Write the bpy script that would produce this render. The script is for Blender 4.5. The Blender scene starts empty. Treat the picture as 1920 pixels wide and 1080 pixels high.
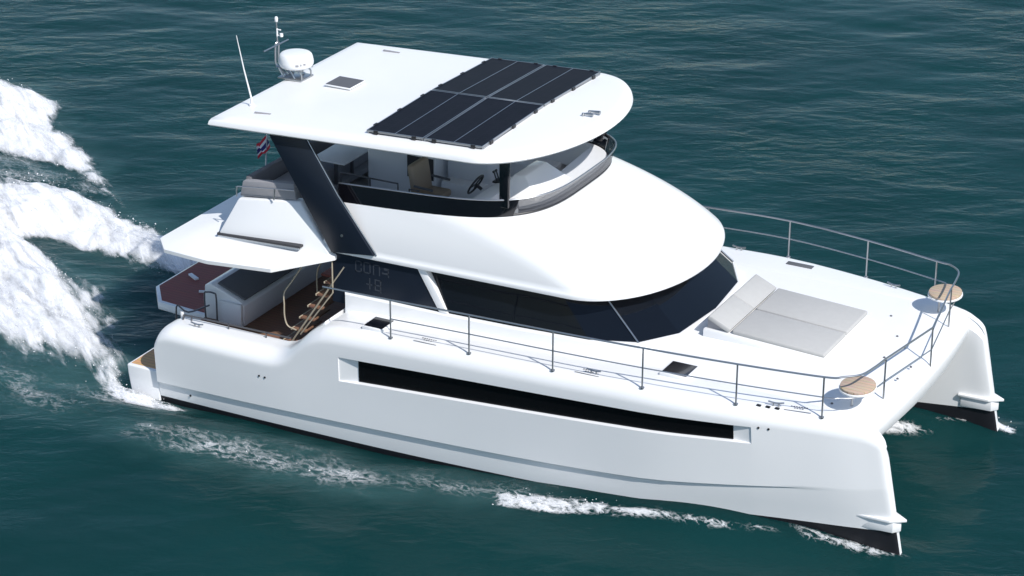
import bpy, bmesh, math, random
import numpy as np
from mathutils import Vector, Matrix

# ------------------------------------------------------------------ camera, sky, sun, exposure
S = bpy.context.scene
COL = S.collection
WATER_Z = -0.45
cam_data = bpy.data.cameras.new("camera")
cam = bpy.data.objects.new("camera", cam_data)
COL.objects.link(cam)
S.camera = cam
Rr = ((0.8833474705829646, 0.46869738926505, 0.004472528457654343),
      (-0.18972766010627465, 0.3488191625828255, 0.9177846189633023),
      (-0.4286031511844917, 0.8115712840602127, -0.3970533839215846))
CP = (25.53888856, -36.56272154, 19.47597509)
m = Matrix(((Rr[0][0], Rr[1][0], -Rr[2][0], CP[0]),
            (Rr[0][1], Rr[1][1], -Rr[2][1], CP[1]),
            (Rr[0][2], Rr[1][2], -Rr[2][2], CP[2]),
            (0, 0, 0, 1)))
cam.matrix_world = m
cam_data.sensor_width = 36.0
cam_data.lens = 4700.0 / 1920.0 * 36.0
cam_data.clip_start = 0.5
cam_data.clip_end = 6000.0

SUN_EL, SUN_AZ = 46.0, -25.0          # degrees; azimuth from +x towards +y
world = bpy.data.worlds.new("World")
S.world = world
world.use_nodes = True
wn = world.node_tree
bg = wn.nodes["Background"]
sky = wn.nodes.new("ShaderNodeTexSky")
sky.sky_type = 'NISHITA'
sky.sun_disc = False
sky.sun_elevation = math.radians(SUN_EL)
sky.sun_rotation = math.radians(90.0 - SUN_AZ)
sky.air_density = 1.0
sky.dust_density = 0.4
wn.links.new(sky.outputs[0], bg.inputs[0])
bg.inputs[1].default_value = 0.125
sun_data = bpy.data.lights.new("sun", 'SUN')
sun_data.energy = 4.0
sun_data.angle = math.radians(0.5)
sun_data.color = (1.0, 0.97, 0.93)
sun = bpy.data.objects.new("sun", sun_data)
COL.objects.link(sun)
sd = Vector((math.cos(math.radians(SUN_EL)) * math.cos(math.radians(SUN_AZ)),
             math.cos(math.radians(SUN_EL)) * math.sin(math.radians(SUN_AZ)),
             math.sin(math.radians(SUN_EL))))
sun.rotation_euler = sd.to_track_quat('Z', 'Y').to_euler()
S.view_settings.view_transform = 'Standard'
S.view_settings.look = 'None'
S.view_settings.exposure = 0.2
S.view_settings.gamma = 1.0
S.render.engine = 'CYCLES'
S.cycles.transparent_max_bounces = 24
S.cycles.max_bounces = 8

rng = np.random.default_rng(7)
random.seed(7)

# ------------------------------------------------------------------ materials
def nodemat(name):
    mt = bpy.data.materials.new(name)
    mt.use_nodes = True
    nt = mt.node_tree
    return mt, nt, nt.nodes["Principled BSDF"]

def N(nt, kind, **kw):
    n = nt.nodes.new(kind)
    for k, v in kw.items():
        setattr(n, k, v)
    return n

def simple(name, col, rough=0.4, metal=0.0, spec=0.5, coat=0.0, vary=0.0, scale=3.0, bump=0.0, bscale=60.0):
    mt, nt, p = nodemat(name)
    p.inputs["Base Color"].default_value = (*col, 1)
    p.inputs["Roughness"].default_value = rough
    p.inputs["Metallic"].default_value = metal
    p.inputs["Specular IOR Level"].default_value = spec
    p.inputs["Coat Weight"].default_value = coat
    tc = N(nt, "ShaderNodeTexCoord")
    if vary > 0:
        nz = N(nt, "ShaderNodeTexNoise")
        nz.inputs["Scale"].default_value = scale
        nz.inputs["Detail"].default_value = 5
        nt.links.new(tc.outputs["Object"], nz.inputs["Vector"])
        mx = N(nt, "ShaderNodeMix", data_type='RGBA')
        mx.inputs[6].default_value = (*[c * (1 - vary) for c in col], 1)
        mx.inputs[7].default_value = (*[min(1, c * (1 + vary)) for c in col], 1)
        nt.links.new(nz.outputs["Fac"], mx.inputs[0])
        nt.links.new(mx.outputs[2], p.inputs["Base Color"])
    if bump > 0:
        nb = N(nt, "ShaderNodeTexNoise")
        nb.inputs["Scale"].default_value = bscale
        nb.inputs["Detail"].default_value = 3
        nt.links.new(tc.outputs["Object"], nb.inputs["Vector"])
        b = N(nt, "ShaderNodeBump")
        b.inputs["Strength"].default_value = bump
        b.inputs["Distance"].default_value = 0.01
        nt.links.new(nb.outputs["Fac"], b.inputs["Height"])
        nt.links.new(b.outputs[0], p.inputs["Normal"])
    return mt

M = {}
M['gelcoat'] = simple('white_gelcoat', (0.80, 0.80, 0.80), 0.28, coat=0.25, vary=0.015, scale=1.5)
M['roofcoat'] = simple('white_roof_paint', (0.80, 0.80, 0.795), 0.4, vary=0.015, scale=2)
M['nonskid'] = simple('white_nonskid_deck', (0.79, 0.79, 0.785), 0.6, vary=0.02, scale=4, bump=0.25, bscale=140)
M['bottom'] = simple('black_bottom_paint', (0.012, 0.012, 0.016), 0.45, vary=0.3, scale=5)
M['navy'] = simple('navy_panel', (0.011, 0.016, 0.027), 0.3, spec=0.3)
M['blackgloss'] = simple('black_gloss', (0.006, 0.006, 0.009), 0.12, coat=0.5)
M['tint'] = simple('tinted_glass', (0.004, 0.006, 0.010), 0.06, spec=0.28)
M['hullglass'] = simple('hull_glass', (0.004, 0.004, 0.005), 0.25, spec=0.25)
M['steel'] = simple('stainless_steel', (0.40, 0.41, 0.42), 0.3, metal=0.9)
M['darksteel'] = simple('dark_steel', (0.12, 0.12, 0.13), 0.4, metal=0.6)
M['cushion'] = simple('light_grey_cushion', (0.44, 0.435, 0.42), 0.85, vary=0.05, scale=9, bump=0.3, bscale=200)
M['greyfab'] = simple('grey_upholstery', (0.30, 0.295, 0.31), 0.85, vary=0.08, scale=8, bump=0.3, bscale=150)
M['darkfab'] = simple('charcoal_upholstery', (0.10, 0.105, 0.115), 0.8, vary=0.1, scale=8)
M['slate'] = simple('slate_upholstery', (0.17, 0.165, 0.175), 0.85, vary=0.08, scale=8)
M['darkteak'] = None
M['tan'] = simple('tan_leather', (0.28, 0.22, 0.16), 0.6, vary=0.08)
M['black'] = simple('black_plastic', (0.012, 0.012, 0.014), 0.4)
M['slot'] = simple('dark_vent', (0.035, 0.035, 0.04), 0.6)
M['interior'] = simple('interior_white', (0.74, 0.75, 0.77), 0.5)
M['red'] = simple('flag_red', (0.55, 0.02, 0.04), 0.8)
M['whitecloth'] = simple('flag_white', (0.75, 0.75, 0.75), 0.8)
M['blue'] = simple('flag_blue', (0.03, 0.03, 0.16), 0.8)
M['marking'] = simple('grey_marking', (0.10, 0.10, 0.11), 0.6)
M['letter'] = simple('faint_lettering', (0.033, 0.040, 0.054), 0.5)
M['brass'] = simple('teak_edge_trim', (0.40, 0.345, 0.26), 0.5)

def teak(name, base, dark):
    mt, nt, p = nodemat(name)
    tc = N(nt, "ShaderNodeTexCoord")
    mp = N(nt, "ShaderNodeMapping")
    mp.inputs["Scale"].default_value = (1.0, 1.0, 1.0)
    nt.links.new(tc.outputs["Object"], mp.inputs["Vector"])
    wv = N(nt, "ShaderNodeTexWave", wave_type='BANDS', bands_direction='Y', wave_profile='SAW')
    wv.inputs["Scale"].default_value = 3.2
    nt.links.new(mp.outputs[0], wv.inputs["Vector"])
    cr = N(nt, "ShaderNodeValToRGB")
    cr.color_ramp.elements[0].position = 0.0
    cr.color_ramp.elements[0].color = (*dark, 1)
    cr.color_ramp.elements[1].position = 0.10
    cr.color_ramp.elements[1].color = (*base, 1)
    nt.links.new(wv.outputs["Fac"], cr.inputs[0])
    nz = N(nt, "ShaderNodeTexNoise")
    nz.inputs["Scale"].default_value = 6
    nz.inputs["Detail"].default_value = 6
    mp2 = N(nt, "ShaderNodeMapping")
    mp2.inputs["Scale"].default_value = (0.6, 5, 1)
    nt.links.new(tc.outputs["Object"], mp2.inputs["Vector"])
    nt.links.new(mp2.outputs[0], nz.inputs["Vector"])
    mx = N(nt, "ShaderNodeMix", data_type='RGBA', blend_type='MULTIPLY')
    mx.inputs[0].default_value = 0.5
    nt.links.new(cr.outputs[0], mx.inputs[6])
    nt.links.new(nz.outputs["Color"], mx.inputs[7])
    nt.links.new(mx.outputs[2], p.inputs["Base Color"])
    p.inputs["Roughness"].default_value = 0.65
    return mt
M['teak'] = teak('teak_planks', (0.74, 0.43, 0.20), (0.10, 0.06, 0.04))
M['paleteak'] = teak('weathered_teak', (0.66, 0.50, 0.36), (0.25, 0.18, 0.13))
M['darkteak'] = teak('shaded_brown_teak', (0.26, 0.135, 0.085), (0.05, 0.03, 0.02))  # teak colour darkened to carry the deep shade under the aft roof
M['redteak'] = teak('red_brown_teak', (0.30, 0.075, 0.06), (0.04, 0.012, 0.012))  # dark red-brown planks for the table and bathing platform

def glass_alpha(name, col, opacity, rough=0.04):
    mt, nt, p = nodemat(name)
    p.inputs["Base Color"].default_value = (*col, 1)
    p.inputs["Roughness"].default_value = rough
    p.inputs["Alpha"].default_value = opacity
    return mt
M['smoked'] = glass_alpha('smoked_acrylic', (0.05, 0.055, 0.07), 0.5)

def solar():
    mt, nt, p = nodemat('solar_cells')
    tc = N(nt, "ShaderNodeTexCoord")
    br = N(nt, "ShaderNodeTexBrick")
    br.offset = 0.0
    br.inputs["Scale"].default_value = 1.0
    br.inputs["Brick Width"].default_value = 0.182
    br.inputs["Row Height"].default_value = 0.091
    br.inputs["Mortar Size"].default_value = 0.0022
    br.inputs["Color1"].default_value = (0.0045, 0.005, 0.009, 1)
    br.inputs["Color2"].default_value = (0.007, 0.007, 0.012, 1)
    br.inputs["Mortar"].default_value = (0.02, 0.02, 0.028, 1)
    nt.links.new(tc.outputs["Object"], br.inputs["Vector"])
    nt.links.new(br.outputs["Color"], p.inputs["Base Color"])
    p.inputs["Roughness"].default_value = 0.45
    p.inputs["Specular IOR Level"].default_value = 0.06
    return mt
M['solar'] = solar()

# ------------------------------------------------------------------ mesh helpers
def link(name, verts, faces, mats, parent=None, smooth=True, angle=32, mi=None, recalc=True):
    me = bpy.data.meshes.new(name)
    me.from_pydata([tuple(map(float, v)) for v in verts], [], [tuple(f) for f in faces])
    if not isinstance(mats, (list, tuple)):
        mats = [mats]
    for mt in mats:
        me.materials.append(mt)
    if mi is not None:
        me.polygons.foreach_set('material_index', mi)
    if recalc:
        bm = bmesh.new()
        bm.from_mesh(me)
        bmesh.ops.recalc_face_normals(bm, faces=bm.faces)
        bm.to_mesh(me)
        bm.free()
    if smooth:
        me.polygons.foreach_set('use_smooth', [True] * len(me.polygons))
        me.set_sharp_from_angle(angle=math.radians(angle))
    o = bpy.data.objects.new(name, me)
    COL.objects.link(o)
    if parent is not None:
        o.parent = parent
        o.matrix_parent_inverse = Matrix.Identity(4)
    return o

class MB:
    """collects primitives into one mesh"""
    def __init__(s):
        s.v = []; s.f = []; s.mi = []; s.m = 0
    def add(s, vs, fs):
        b = len(s.v)
        s.v += [tuple(v) for v in vs]
        s.f += [tuple(b + i for i in f) for f in fs]
        s.mi += [s.m] * len(fs)
        return s
    def bm(s, bm):
        bm.verts.ensure_lookup_table()
        for i, v in enumerate(bm.verts): v.index = i
        s.add([v.co[:] for v in bm.verts], [[v.index for v in f.verts] for f in bm.faces])
        bm.free()
        return s
    def box(s, x0, x1, y0, y1, z0, z1, bev=0.0, seg=2, mat=None):
        bm = bmesh.new()
        bmesh.ops.create_cube(bm, size=1)
        for v in bm.verts:
            v.co = Vector(((x0 + x1) / 2 + v.co.x * (x1 - x0), (y0 + y1) / 2 + v.co.y * (y1 - y0), (z0 + z1) / 2 + v.co.z * (z1 - z0)))
        if bev:
            bmesh.ops.bevel(bm, geom=bm.edges[:], offset=bev, segments=seg, profile=0.5, affect='EDGES')
        if mat is not None:
            bmesh.ops.transform(bm, matrix=mat, verts=bm.verts)
        return s.bm(bm)
    def prism(s, poly, axis, a, b, bev=0.0, seg=2):
        """poly = 2d points in the plane normal to axis, extruded from a to b"""
        bm = bmesh.new()
        def P(p, t):
            return {'x': (t, p[0], p[1]), 'y': (p[0], t, p[1]), 'z': (p[0], p[1], t)}[axis]
        lo = [bm.verts.new(P(p, a)) for p in poly]
        hi = [bm.verts.new(P(p, b)) for p in poly]
        n = len(poly)
        bm.faces.new(lo); bm.faces.new(hi[::-1])
        for i in range(n):
            bm.faces.new((lo[i], hi[i], hi[(i + 1) % n], lo[(i + 1) % n]))
        bmesh.ops.recalc_face_normals(bm, faces=bm.faces)
        if bev:
            bmesh.ops.bevel(bm, geom=bm.edges[:], offset=bev, segments=seg, profile=0.5, affect='EDGES')
        return s.bm(bm)
    def hexa(s, p, bev=0.0):
        """8 points: bottom 4 then top 4"""
        bm = bmesh.new()
        v = [bm.verts.new(q) for q in p]
        for f in ((0, 1, 2, 3), (7, 6, 5, 4), (0, 4, 5, 1), (1, 5, 6, 2), (2, 6, 7, 3), (3, 7, 4, 0)):
            bm.faces.new([v[i] for i in f])
        bmesh.ops.recalc_face_normals(bm, faces=bm.faces)
        if bev:
            bmesh.ops.bevel(bm, geom=bm.edges[:], offset=bev, segments=2, profile=0.5, affect='EDGES')
        return s.bm(bm)
    def tube(s, pts, r, n=8, close=False):
        pts = [Vector(p) for p in pts]
        k = len(pts)
        vs = []; fs = []
        prev = None
        for i, p in enumerate(pts):
            a = pts[(i - 1) % k] if (close or i > 0) else p
            b = pts[(i + 1) % k] if (close or i < k - 1) else p
            t = (b - a).normalized()
            ref = Vector((0, 0, 1)) if abs(t.z) < 0.9 else Vector((1, 0, 0))
            u = t.cross(ref).normalized() if prev is None else (prev - t * prev.dot(t)).normalized()
            prev = u
            w = t.cross(u)
            rr = r[i] if isinstance(r, (list, tuple)) else r
            for j in range(n):
                an = 2 * math.pi * j / n
                vs.append(p + (u * math.cos(an) + w * math.sin(an)) * rr)
        for i in range(k if close else k - 1):
            for j in range(n):
                a = i * n + j; b = i * n + (j + 1) % n
                c = ((i + 1) % k) * n + (j + 1) % n; d = ((i + 1) % k) * n + j
                fs.append((a, b, c, d))
        if not close:
            fs.append(tuple(range(n))[::-1]); fs.append(tuple((k - 1) * n + j for j in range(n)))
        return s.add(vs, fs)
    def lathe(s, prof, c, n=28):
        vs = []; fs = []
        for r, z in prof:
            for j in range(n):
                a = 2 * math.pi * j / n
                vs.append((c[0] + r * math.cos(a), c[1] + r * math.sin(a), c[2] + z))
        for i in range(len(prof) - 1):
            for j in range(n):
                fs.append((i * n + j, i * n + (j + 1) % n, (i + 1) * n + (j + 1) % n, (i + 1) * n + j))
        fs.append(tuple(range(n))[::-1]); fs.append(tuple((len(prof) - 1) * n + j for j in range(n)))
        return s.add(vs, fs)
    def build(s, name, mats, parent=None, smooth=True, angle=32):
        return link(name, s.v, s.f, mats, parent, smooth, angle, s.mi)

def mir(pts):
    return [(p[0], -p[1], p[2]) for p in pts]

def spline(pts, per=8):
    """Catmull-Rom through points"""
    P = [np.array(p, float) for p in pts]
    P = [2 * P[0] - P[1]] + P + [2 * P[-1] - P[-2]]
    out = []
    for i in range(1, len(P) - 2):
        for k in range(per):
            t = k / per
            a, b, c, d = P[i - 1:i + 3]
            out.append(0.5 * (2 * b + (c - a) * t + (2 * a - 5 * b + 4 * c - d) * t * t + (3 * b - a - 3 * c + d) * t ** 3))
    out.append(P[-2])
    return [tuple(p) for p in out]

class Tab:
    """smooth (monotone cubic) table"""
    def __init__(s, *xy):
        s.x = np.array([a for a, _ in xy], float); s.y = np.array([b for _, b in xy], float)
        h = np.diff(s.x); d = np.diff(s.y) / h
        mm = np.zeros(len(s.x))
        mm[0] = d[0]; mm[-1] = d[-1]
        for i in range(1, len(s.x) - 1):
            if d[i - 1] * d[i] > 0:
                w1 = 2 * h[i] + h[i - 1]; w2 = h[i] + 2 * h[i - 1]
                mm[i] = (w1 + w2) / (w1 / d[i - 1] + w2 / d[i])
        s.m = mm
    def __call__(s, x):
        x = min(max(x, s.x[0]), s.x[-1])
        i = int(min(np.searchsorted(s.x, x, 'right') - 1, len(s.x) - 2))
        h = s.x[i + 1] - s.x[i]; t = (x - s.x[i]) / h
        return float((2 * t ** 3 - 3 * t * t + 1) * s.y[i] + (t ** 3 - 2 * t * t + t) * h * s.m[i] + (-2 * t ** 3 + 3 * t * t) * s.y[i + 1] + (t ** 3 - t * t) * h * s.m[i + 1])

def sm(a, b, x):
    t = np.clip((x - a) / (b - a), 0, 1)
    return t * t * (3 - 2 * t)

def loft(rings, closed=False, caps=(False, False)):
    n = len(rings[0]); vs = [p for r in rings for p in r]; fs = []
    for i in range(len(rings) - 1):
        for j in range(n if closed else n - 1):
            a = i * n + j; b = i * n + (j + 1) % n
            fs.append((a, b, b + n, a + n))
    if caps[0]: fs.append(tuple(range(n))[::-1])
    if caps[1]: fs.append(tuple((len(rings) - 1) * n + j for j in range(n)))
    return vs, fs

# ------------------------------------------------------------------ the yacht: one thing, an Empty at its base
yacht = bpy.data.objects.new('motor_catamaran', None)
COL.objects.link(yacht)
yacht['label'] = 'white twin hulled motor yacht with solar roof speeding over teal sea'
yacht['category'] = 'yacht'
Y = yacht

# ---- hulls
YO = Tab((0.66, 3.27), (3, 3.30), (8, 3.30), (10.3, 3.27), (11.85, 3.10), (13.0, 2.88), (13.6, 2.755), (13.9, 2.68), (14.05, 2.645), (14.13, 2.625), (14.18, 2.60), (14.2, 2.575))
YI = Tab((0.55, 1.62), (8, 1.65), (10.5, 1.8), (12, 2.02), (13.2, 2.22), (13.8, 2.33), (14.05, 2.36), (14.13, 2.38), (14.18, 2.40), (14.2, 2.425))
ZT = Tab((0.66, 0.72), (0.70, 0.80), (0.80, 0.88), (1.0, 0.94), (2.0, 0.95), (3.1, 0.955), (3.35, 1.0), (4.05, 1.56), (4.35, 1.66), (5.5, 1.72), (7.1, 1.775), (8.7, 1.82), (10.3, 1.865), (11.85, 1.855), (13.2, 1.83), (13.7, 1.79), (13.9, 1.755), (14.05, 1.68), (14.15, 1.58), (14.19, 1.50), (14.2, 1.44))
RX = Tab((0.66, 0.34), (3.0, 0.34), (4.3, 0.27), (13.2, 0.26), (14.0, 0.14), (14.2, 0.03))
RZ = Tab((0.66, 0.24), (3.0, 0.27), (4.3, 0.27), (13.2, 0.25), (14.0, 0.22), (14.2, 0.15))
ZC = Tab((0.5, -0.19), (1.4, -0.17), (6.2, 0.0), (10.3, 0.26), (13.0, 0.62), (14.2, 0.80))
CD = Tab((0.5, 0.055), (10, 0.05), (12.5, 0.022), (13.5, 0.0), (14.2, 0.0))
ZB = Tab((0.5, -0.50), (5, -0.44), (8.3, -0.33), (11, -0.16), (13, -0.04), (14.2, 0.03))
WT0, WT1 = (4.95, 1.215), (11.85, 1.535)
WB0, WB1 = (4.95, 0.765), (11.85, 1.235)
def zwt(x): return WT0[1] + (x - WT0[0]) * (WT1[1] - WT0[1]) / (WT1[0] - WT0[0]) + 0.015 * math.sin(math.pi * min(max((x - 5) / 7, 0), 1))
def zwb(x): return WB0[1] + (x - WB0[0]) * (WB1[1] - WB0[1]) / (WB1[0] - WB0[0])
RA, RB = 4.58, 12.16      # recess ends
GA, GB = 4.95, 11.85      # glass ends
RD = 0.075
def rake(s, z): return s + float(sm(11.0, 14.2, s)) * (1.67 - z) * 0.21
stations = [0.66, 0.675, 0.70, 0.74, 0.8, 0.9, 1.0, 1.5, 2, 2.5, 3.0, 3.2, 3.35, 3.5, 3.7, 3.9, 4.05, 4.2, 4.204, 4.35, 4.5, RA, RA + .006, GA, 5.4, 6, 6.7, 7.4, 8, 8.7, 9.3, 9.9, 10.3, 10.8, 11.3, GB, RB - .006, RB, 12.5, 12.9, 13.2, 13.45, 13.7, 13.85, 13.95, 14.03, 14.09, 14.13, 14.16, 14.18, 14.2]
YC = 2.5
def ring(s):
    yo, yi, zt = YO(s), YI(s), ZT(s)
    rx, rz = min(RX(s), (yo - yi) * .45), RZ(s)
    if s < 4.203:
        pts = [(2.66, 0.40, 0), (2.67, zt - 0.03, 0), (2.70, zt, 0), (2.82, zt, 0)]
    else:
        pts = [(yi + 0.02, zt - 0.16, 0), (yi + 0.06, zt - 0.03, 0), (yi + 0.16 * min(1, yo - yi), zt, 0), ((yi + yo) / 2, zt, 0)]
    for k in range(9):
        a = math.pi / 2 * k / 8
        pts.append((yo - rx + rx * math.sin(a), zt - rz + rz * math.cos(a), 0))
    # side between shoulder and chine, with the window recess
    t_in = 0.0 if (s <= RA or s >= RB) else min(1.0, .22 + .78 * (s - RA) / (GA - RA), .22 + .78 * (RB - s) / (RB - GB))
    ztop = zwt(s); zbot = zwb(s)
    zsh = zt - rz
    ztop = min(ztop, zsh - 0.015); zbot = min(zbot, ztop - .03)
    if s < 4.3:
        ztop = min(ztop, zsh - 0.05); zbot = max(min(zbot, ztop - 0.05), 0.2)
    zc = ZC(s); zb = ZB(s)
    k = 0.025 * (1 - float(sm(12, 14.1, s)))
    def side(z): return yo - k * (1 - (z - zc) / max(0.2, zsh - zc)) * 1.5
    d = RD * t_in
    pts += [(side(ztop), ztop, 0), (side(ztop) - d, ztop - 0.004, 0), (side(zbot) - d, zbot + 0.004 + 0.012 * t_in, 0), (side(zbot), zbot, 0)]
    zm = (zbot + zc) / 2
    pts += [(side(zm), zm, 0), (side(zc + .035), zc + .035, 0), (side(zc), zc, 0)]
    cd = CD(s)
    fl = 0.5 * float(sm(9.5, 14.0, s))
    hw = yo - YC
    pts += [(side(zc) - cd, zc - 0.02 - cd * .25, 0), (side(zc) - cd - .004, zc - 0.055 - cd * .25, 0)]
    ybw = YC + (hw - cd) * (1 - 0.10) * (1 - fl * .55)
    pts += [((side(zc) - cd + ybw) / 2 + 0.01, (zc + zb) / 2 - .02, 0), (ybw, zb, 1)]
    ybl = YC + hw * 0.72 * (1 - fl)
    pts += [((ybw + ybl) / 2 + .02 * (1 - fl), min(zb - .2, -0.62), 1), (ybl, -0.9, 1), (YC, -1.15, 1)]
    hi = YC - yi
    yl = YC - hi * .7 * (1 - fl)
    ybi = YC - hi * .9 * (1 - fl * .55)
    pts += [(yl, -0.9, 1), ((yl + ybi) / 2, min(zb - .2, -.62), 1), (ybi, zb, 1)]
    zt2 = (zt - 0.2) if s > 4.203 else 0.38
    for q in (0.3, 0.65, 1.0):
        pts.append((ybi + (yi - ybi) * q, zb + (zt2 - zb) * q, 0))
    return [(rake(s, z), y, z, mm) for y, z, mm in pts]
for sgn, nm in ((-1, 'starboard'), (1, 'port')):
    rings = [ring(s) for s in stations]
    n = len(rings[0])
    vs = [(p[0], sgn * p[1], p[2]) for r in rings for p in r]
    fs = []; mi = []
    for i in range(len(rings) - 1):
        for j in range(n):
            a = i * n + j; b = i * n + (j + 1) % n
            fs.append((a, b, b + n, a + n))
            mi.append(1 if (rings[0][j][3] + rings[0][(j + 1) % n][3]) >= 2 else 0)
    fs.append(tuple(range(n))); mi.append(0)
    fs.append(tuple((len(rings) - 1) * n + j for j in range(n))); mi.append(0)
    hull = link('hull', vs, fs, [M['gelcoat'], M['bottom']], Y, True, 28, mi)
    # long dark hull window: a slab set in the recess
    mb = MB(); up = []; lo = []
    xs = np.linspace(GA, GB, 26)
    rr = []
    for x in xs:
        r = ring(x)
        yt, ztp = r[14][1], r[14][2]; yb_, zbt = r[15][1], r[15][2]
        xo = r[14][0]; xb = r[15][0]
        rr.append([(xo, sgn * (yt + .012), ztp - .006), (xb, sgn * (yb_ + .012), zbt + .004), (xb, sgn * (yb_ - .02), zbt + .004), (xo, sgn * (yt - .02), ztp - .006)])
    v, f = loft(rr, True, (True, True))
    mb.add(v, f).build('hull_window', M['hullglass'], hull, True, 20)
    # bow spray fin: block and pointed blade
    mb = MB()
    mb.prism([(13.9, sgn * 2.70), (14.45, sgn * 2.67), (14.69, sgn * 2.5), (14.45, sgn * 2.33), (13.9, sgn * 2.30)], 'z', 0.215, 0.265, 0.012)
    mb.prism([(13.95, sgn * 2.665), (14.5, sgn * 2.63), (14.60, sgn * 2.5), (14.5, sgn * 2.37), (13.95, sgn * 2.335)], 'z', 0.03, 0.213, 0.01)
    mb.build('bow_fin', M['gelcoat'], hull)
    # stern step: swim platform with teak
    pl = MB()
    prof = [(-0.06, -0.02), (0.65, -0.02), (0.65, -0.85), (0.05, -0.8), (-0.045, -0.2)]
    pl.prism([(a, b) for a, b in prof], 'y', sgn * 1.72, sgn * 3.16, 0.03, 3)
    stp = pl.build('swim_platform', M['gelcoat'], Y)
    MB().prism([(0.0, sgn * 1.78), (0.64, sgn * 1.78), (0.64, sgn * 3.09), (0.0, sgn * 3.09)], 'z', -0.018, -0.010).build('teak_pad', M['teak'], stp, False)
    # through-hull fittings
    for (x, z) in ((2.93, 0.47), (3.05, 0.465)) + ((12.28, 1.56), (12.44, 1.56)) + ((1.35, -0.33),):
        r = ring(x)
        # find side y at z
        yy = np.interp(z, [p[1 + 1] for p in r[12:22]][::-1], [p[1] for p in r[12:22]][::-1])
        xx = rake(x, z)
        b = MB(); b.tube([(xx, sgn * (yy - .01), z), (xx, sgn * (yy + .012), z)], 0.019, 10)
        b.build('hull_fitting', M['black'], hull)

# ---- main deck and rounded front beam (lofted across the beam)
def zdeck(x): return ZT(min(x, 13.75))
rings = []
for y in np.linspace(-2.42, 2.42, 33):
    cr = 0.13 * (1 - (y / 2.35) ** 2)
    xf = 14.16 - 0.028 * y * y
    r = []
    for x in (4.25, 5, 6, 7, 8, 9, 10, 11, 12, 12.8, 13.3, 13.6):
        r.append((x, y, zdeck(x) + cr))
    z1 = ZT(13.7) + cr * .7
    rad = 0.34
    for k in range(8):
        a = math.pi / 2 * k / 7
        r.append((xf - rad + rad * math.sin(a), y, z1 - rad * .62 + rad * .62 * math.cos(a)))
    for dx, z in ((0.03, 1.42), (0.12, 1.30), (0.35, 1.16), (0.9, 1.08)):
        r.append((xf - dx, y, z))
    for x in (12, 9, 6, 4.25):
        r.append((x, y, 1.0 if x > 5 else 0.9))
    rings.append(r)
v, f = loft(rings, True, (True, True))
deck = link('deck', v, f, M['nonskid'], Y, True, 35)

# ---- saloon: plan outline of window foot and head
foot = [(6.1, 2.27, 1.965), (7.4, 2.25, 1.985), (8.85, 2.2, 2.02), (9.66, 1.98, 2.06), (10.08, 1.25, 2.03), (10.2, 0.0, 2.03)]
head = [(5.62, 2.14, 2.80), (7.0, 2.12, 2.82), (8.1, 2.02, 2.85), (8.75, 1.75, 2.86), (9.15, 1.1, 2.87), (9.28, 0.0, 2.87)]
footP = [(p[0], -p[1], p[2]) for p in foot] + foot[::-1][1:]
headP = [(p[0], -p[1], p[2]) for p in head] + head[::-1][1:]
base = MB()
wall = []
for (x, y, z) in [(4.15, -2.3, 1.965)] + footP + [(4.15, 2.3, 1.965)]:
    k = 1 + 0.02 / max(.3, abs(y))
    wall.append((x + (0.03 if x > 8.7 else 0), y * 1.012, z))
rg = [[(p[0] + .03, p[1] * 1.02, 1.6) for p in wall], [(p[0] + .02, p[1] * 1.012, p[2] - .03) for p in wall], wall, [(p[0] * .985, p[1] * 0.97, p[2] + .004) for p in wall], [(6.5, p[1] * .3, p[2] + .004) for p in wall]]
v, f = loft(rg)
base.add(v, f)
saloon = base.build('saloon', M['gelcoat'], Y, True, 25)
def pane(name, a, b, mat=M['tint']):
    """glass between outline indices a..b as a 12 mm slab"""
    mb = MB()
    fo = [Vector(p) for p in footP[a:b + 1]]; he = [Vector(p) for p in headP[a:b + 1]]
    c = Vector((6.5, 0, 2.4))
    rg = []
    for p, q in zip(fo, he):
        inw = Vector((c.x - p.x, c.y - p.y, 0)).normalized() * .014
        rg.append([p, q, q + inw, p + inw])
    v, f = loft([[tuple(x) for x in r] for r in rg], True, (True, True))
    mb.add(v, f)
    return mb.build(name, mat, saloon, True, 12)
pane('side_window', 0, 3); pane('windshield', 3, 7); pane('side_window', 7, 10)
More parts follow.
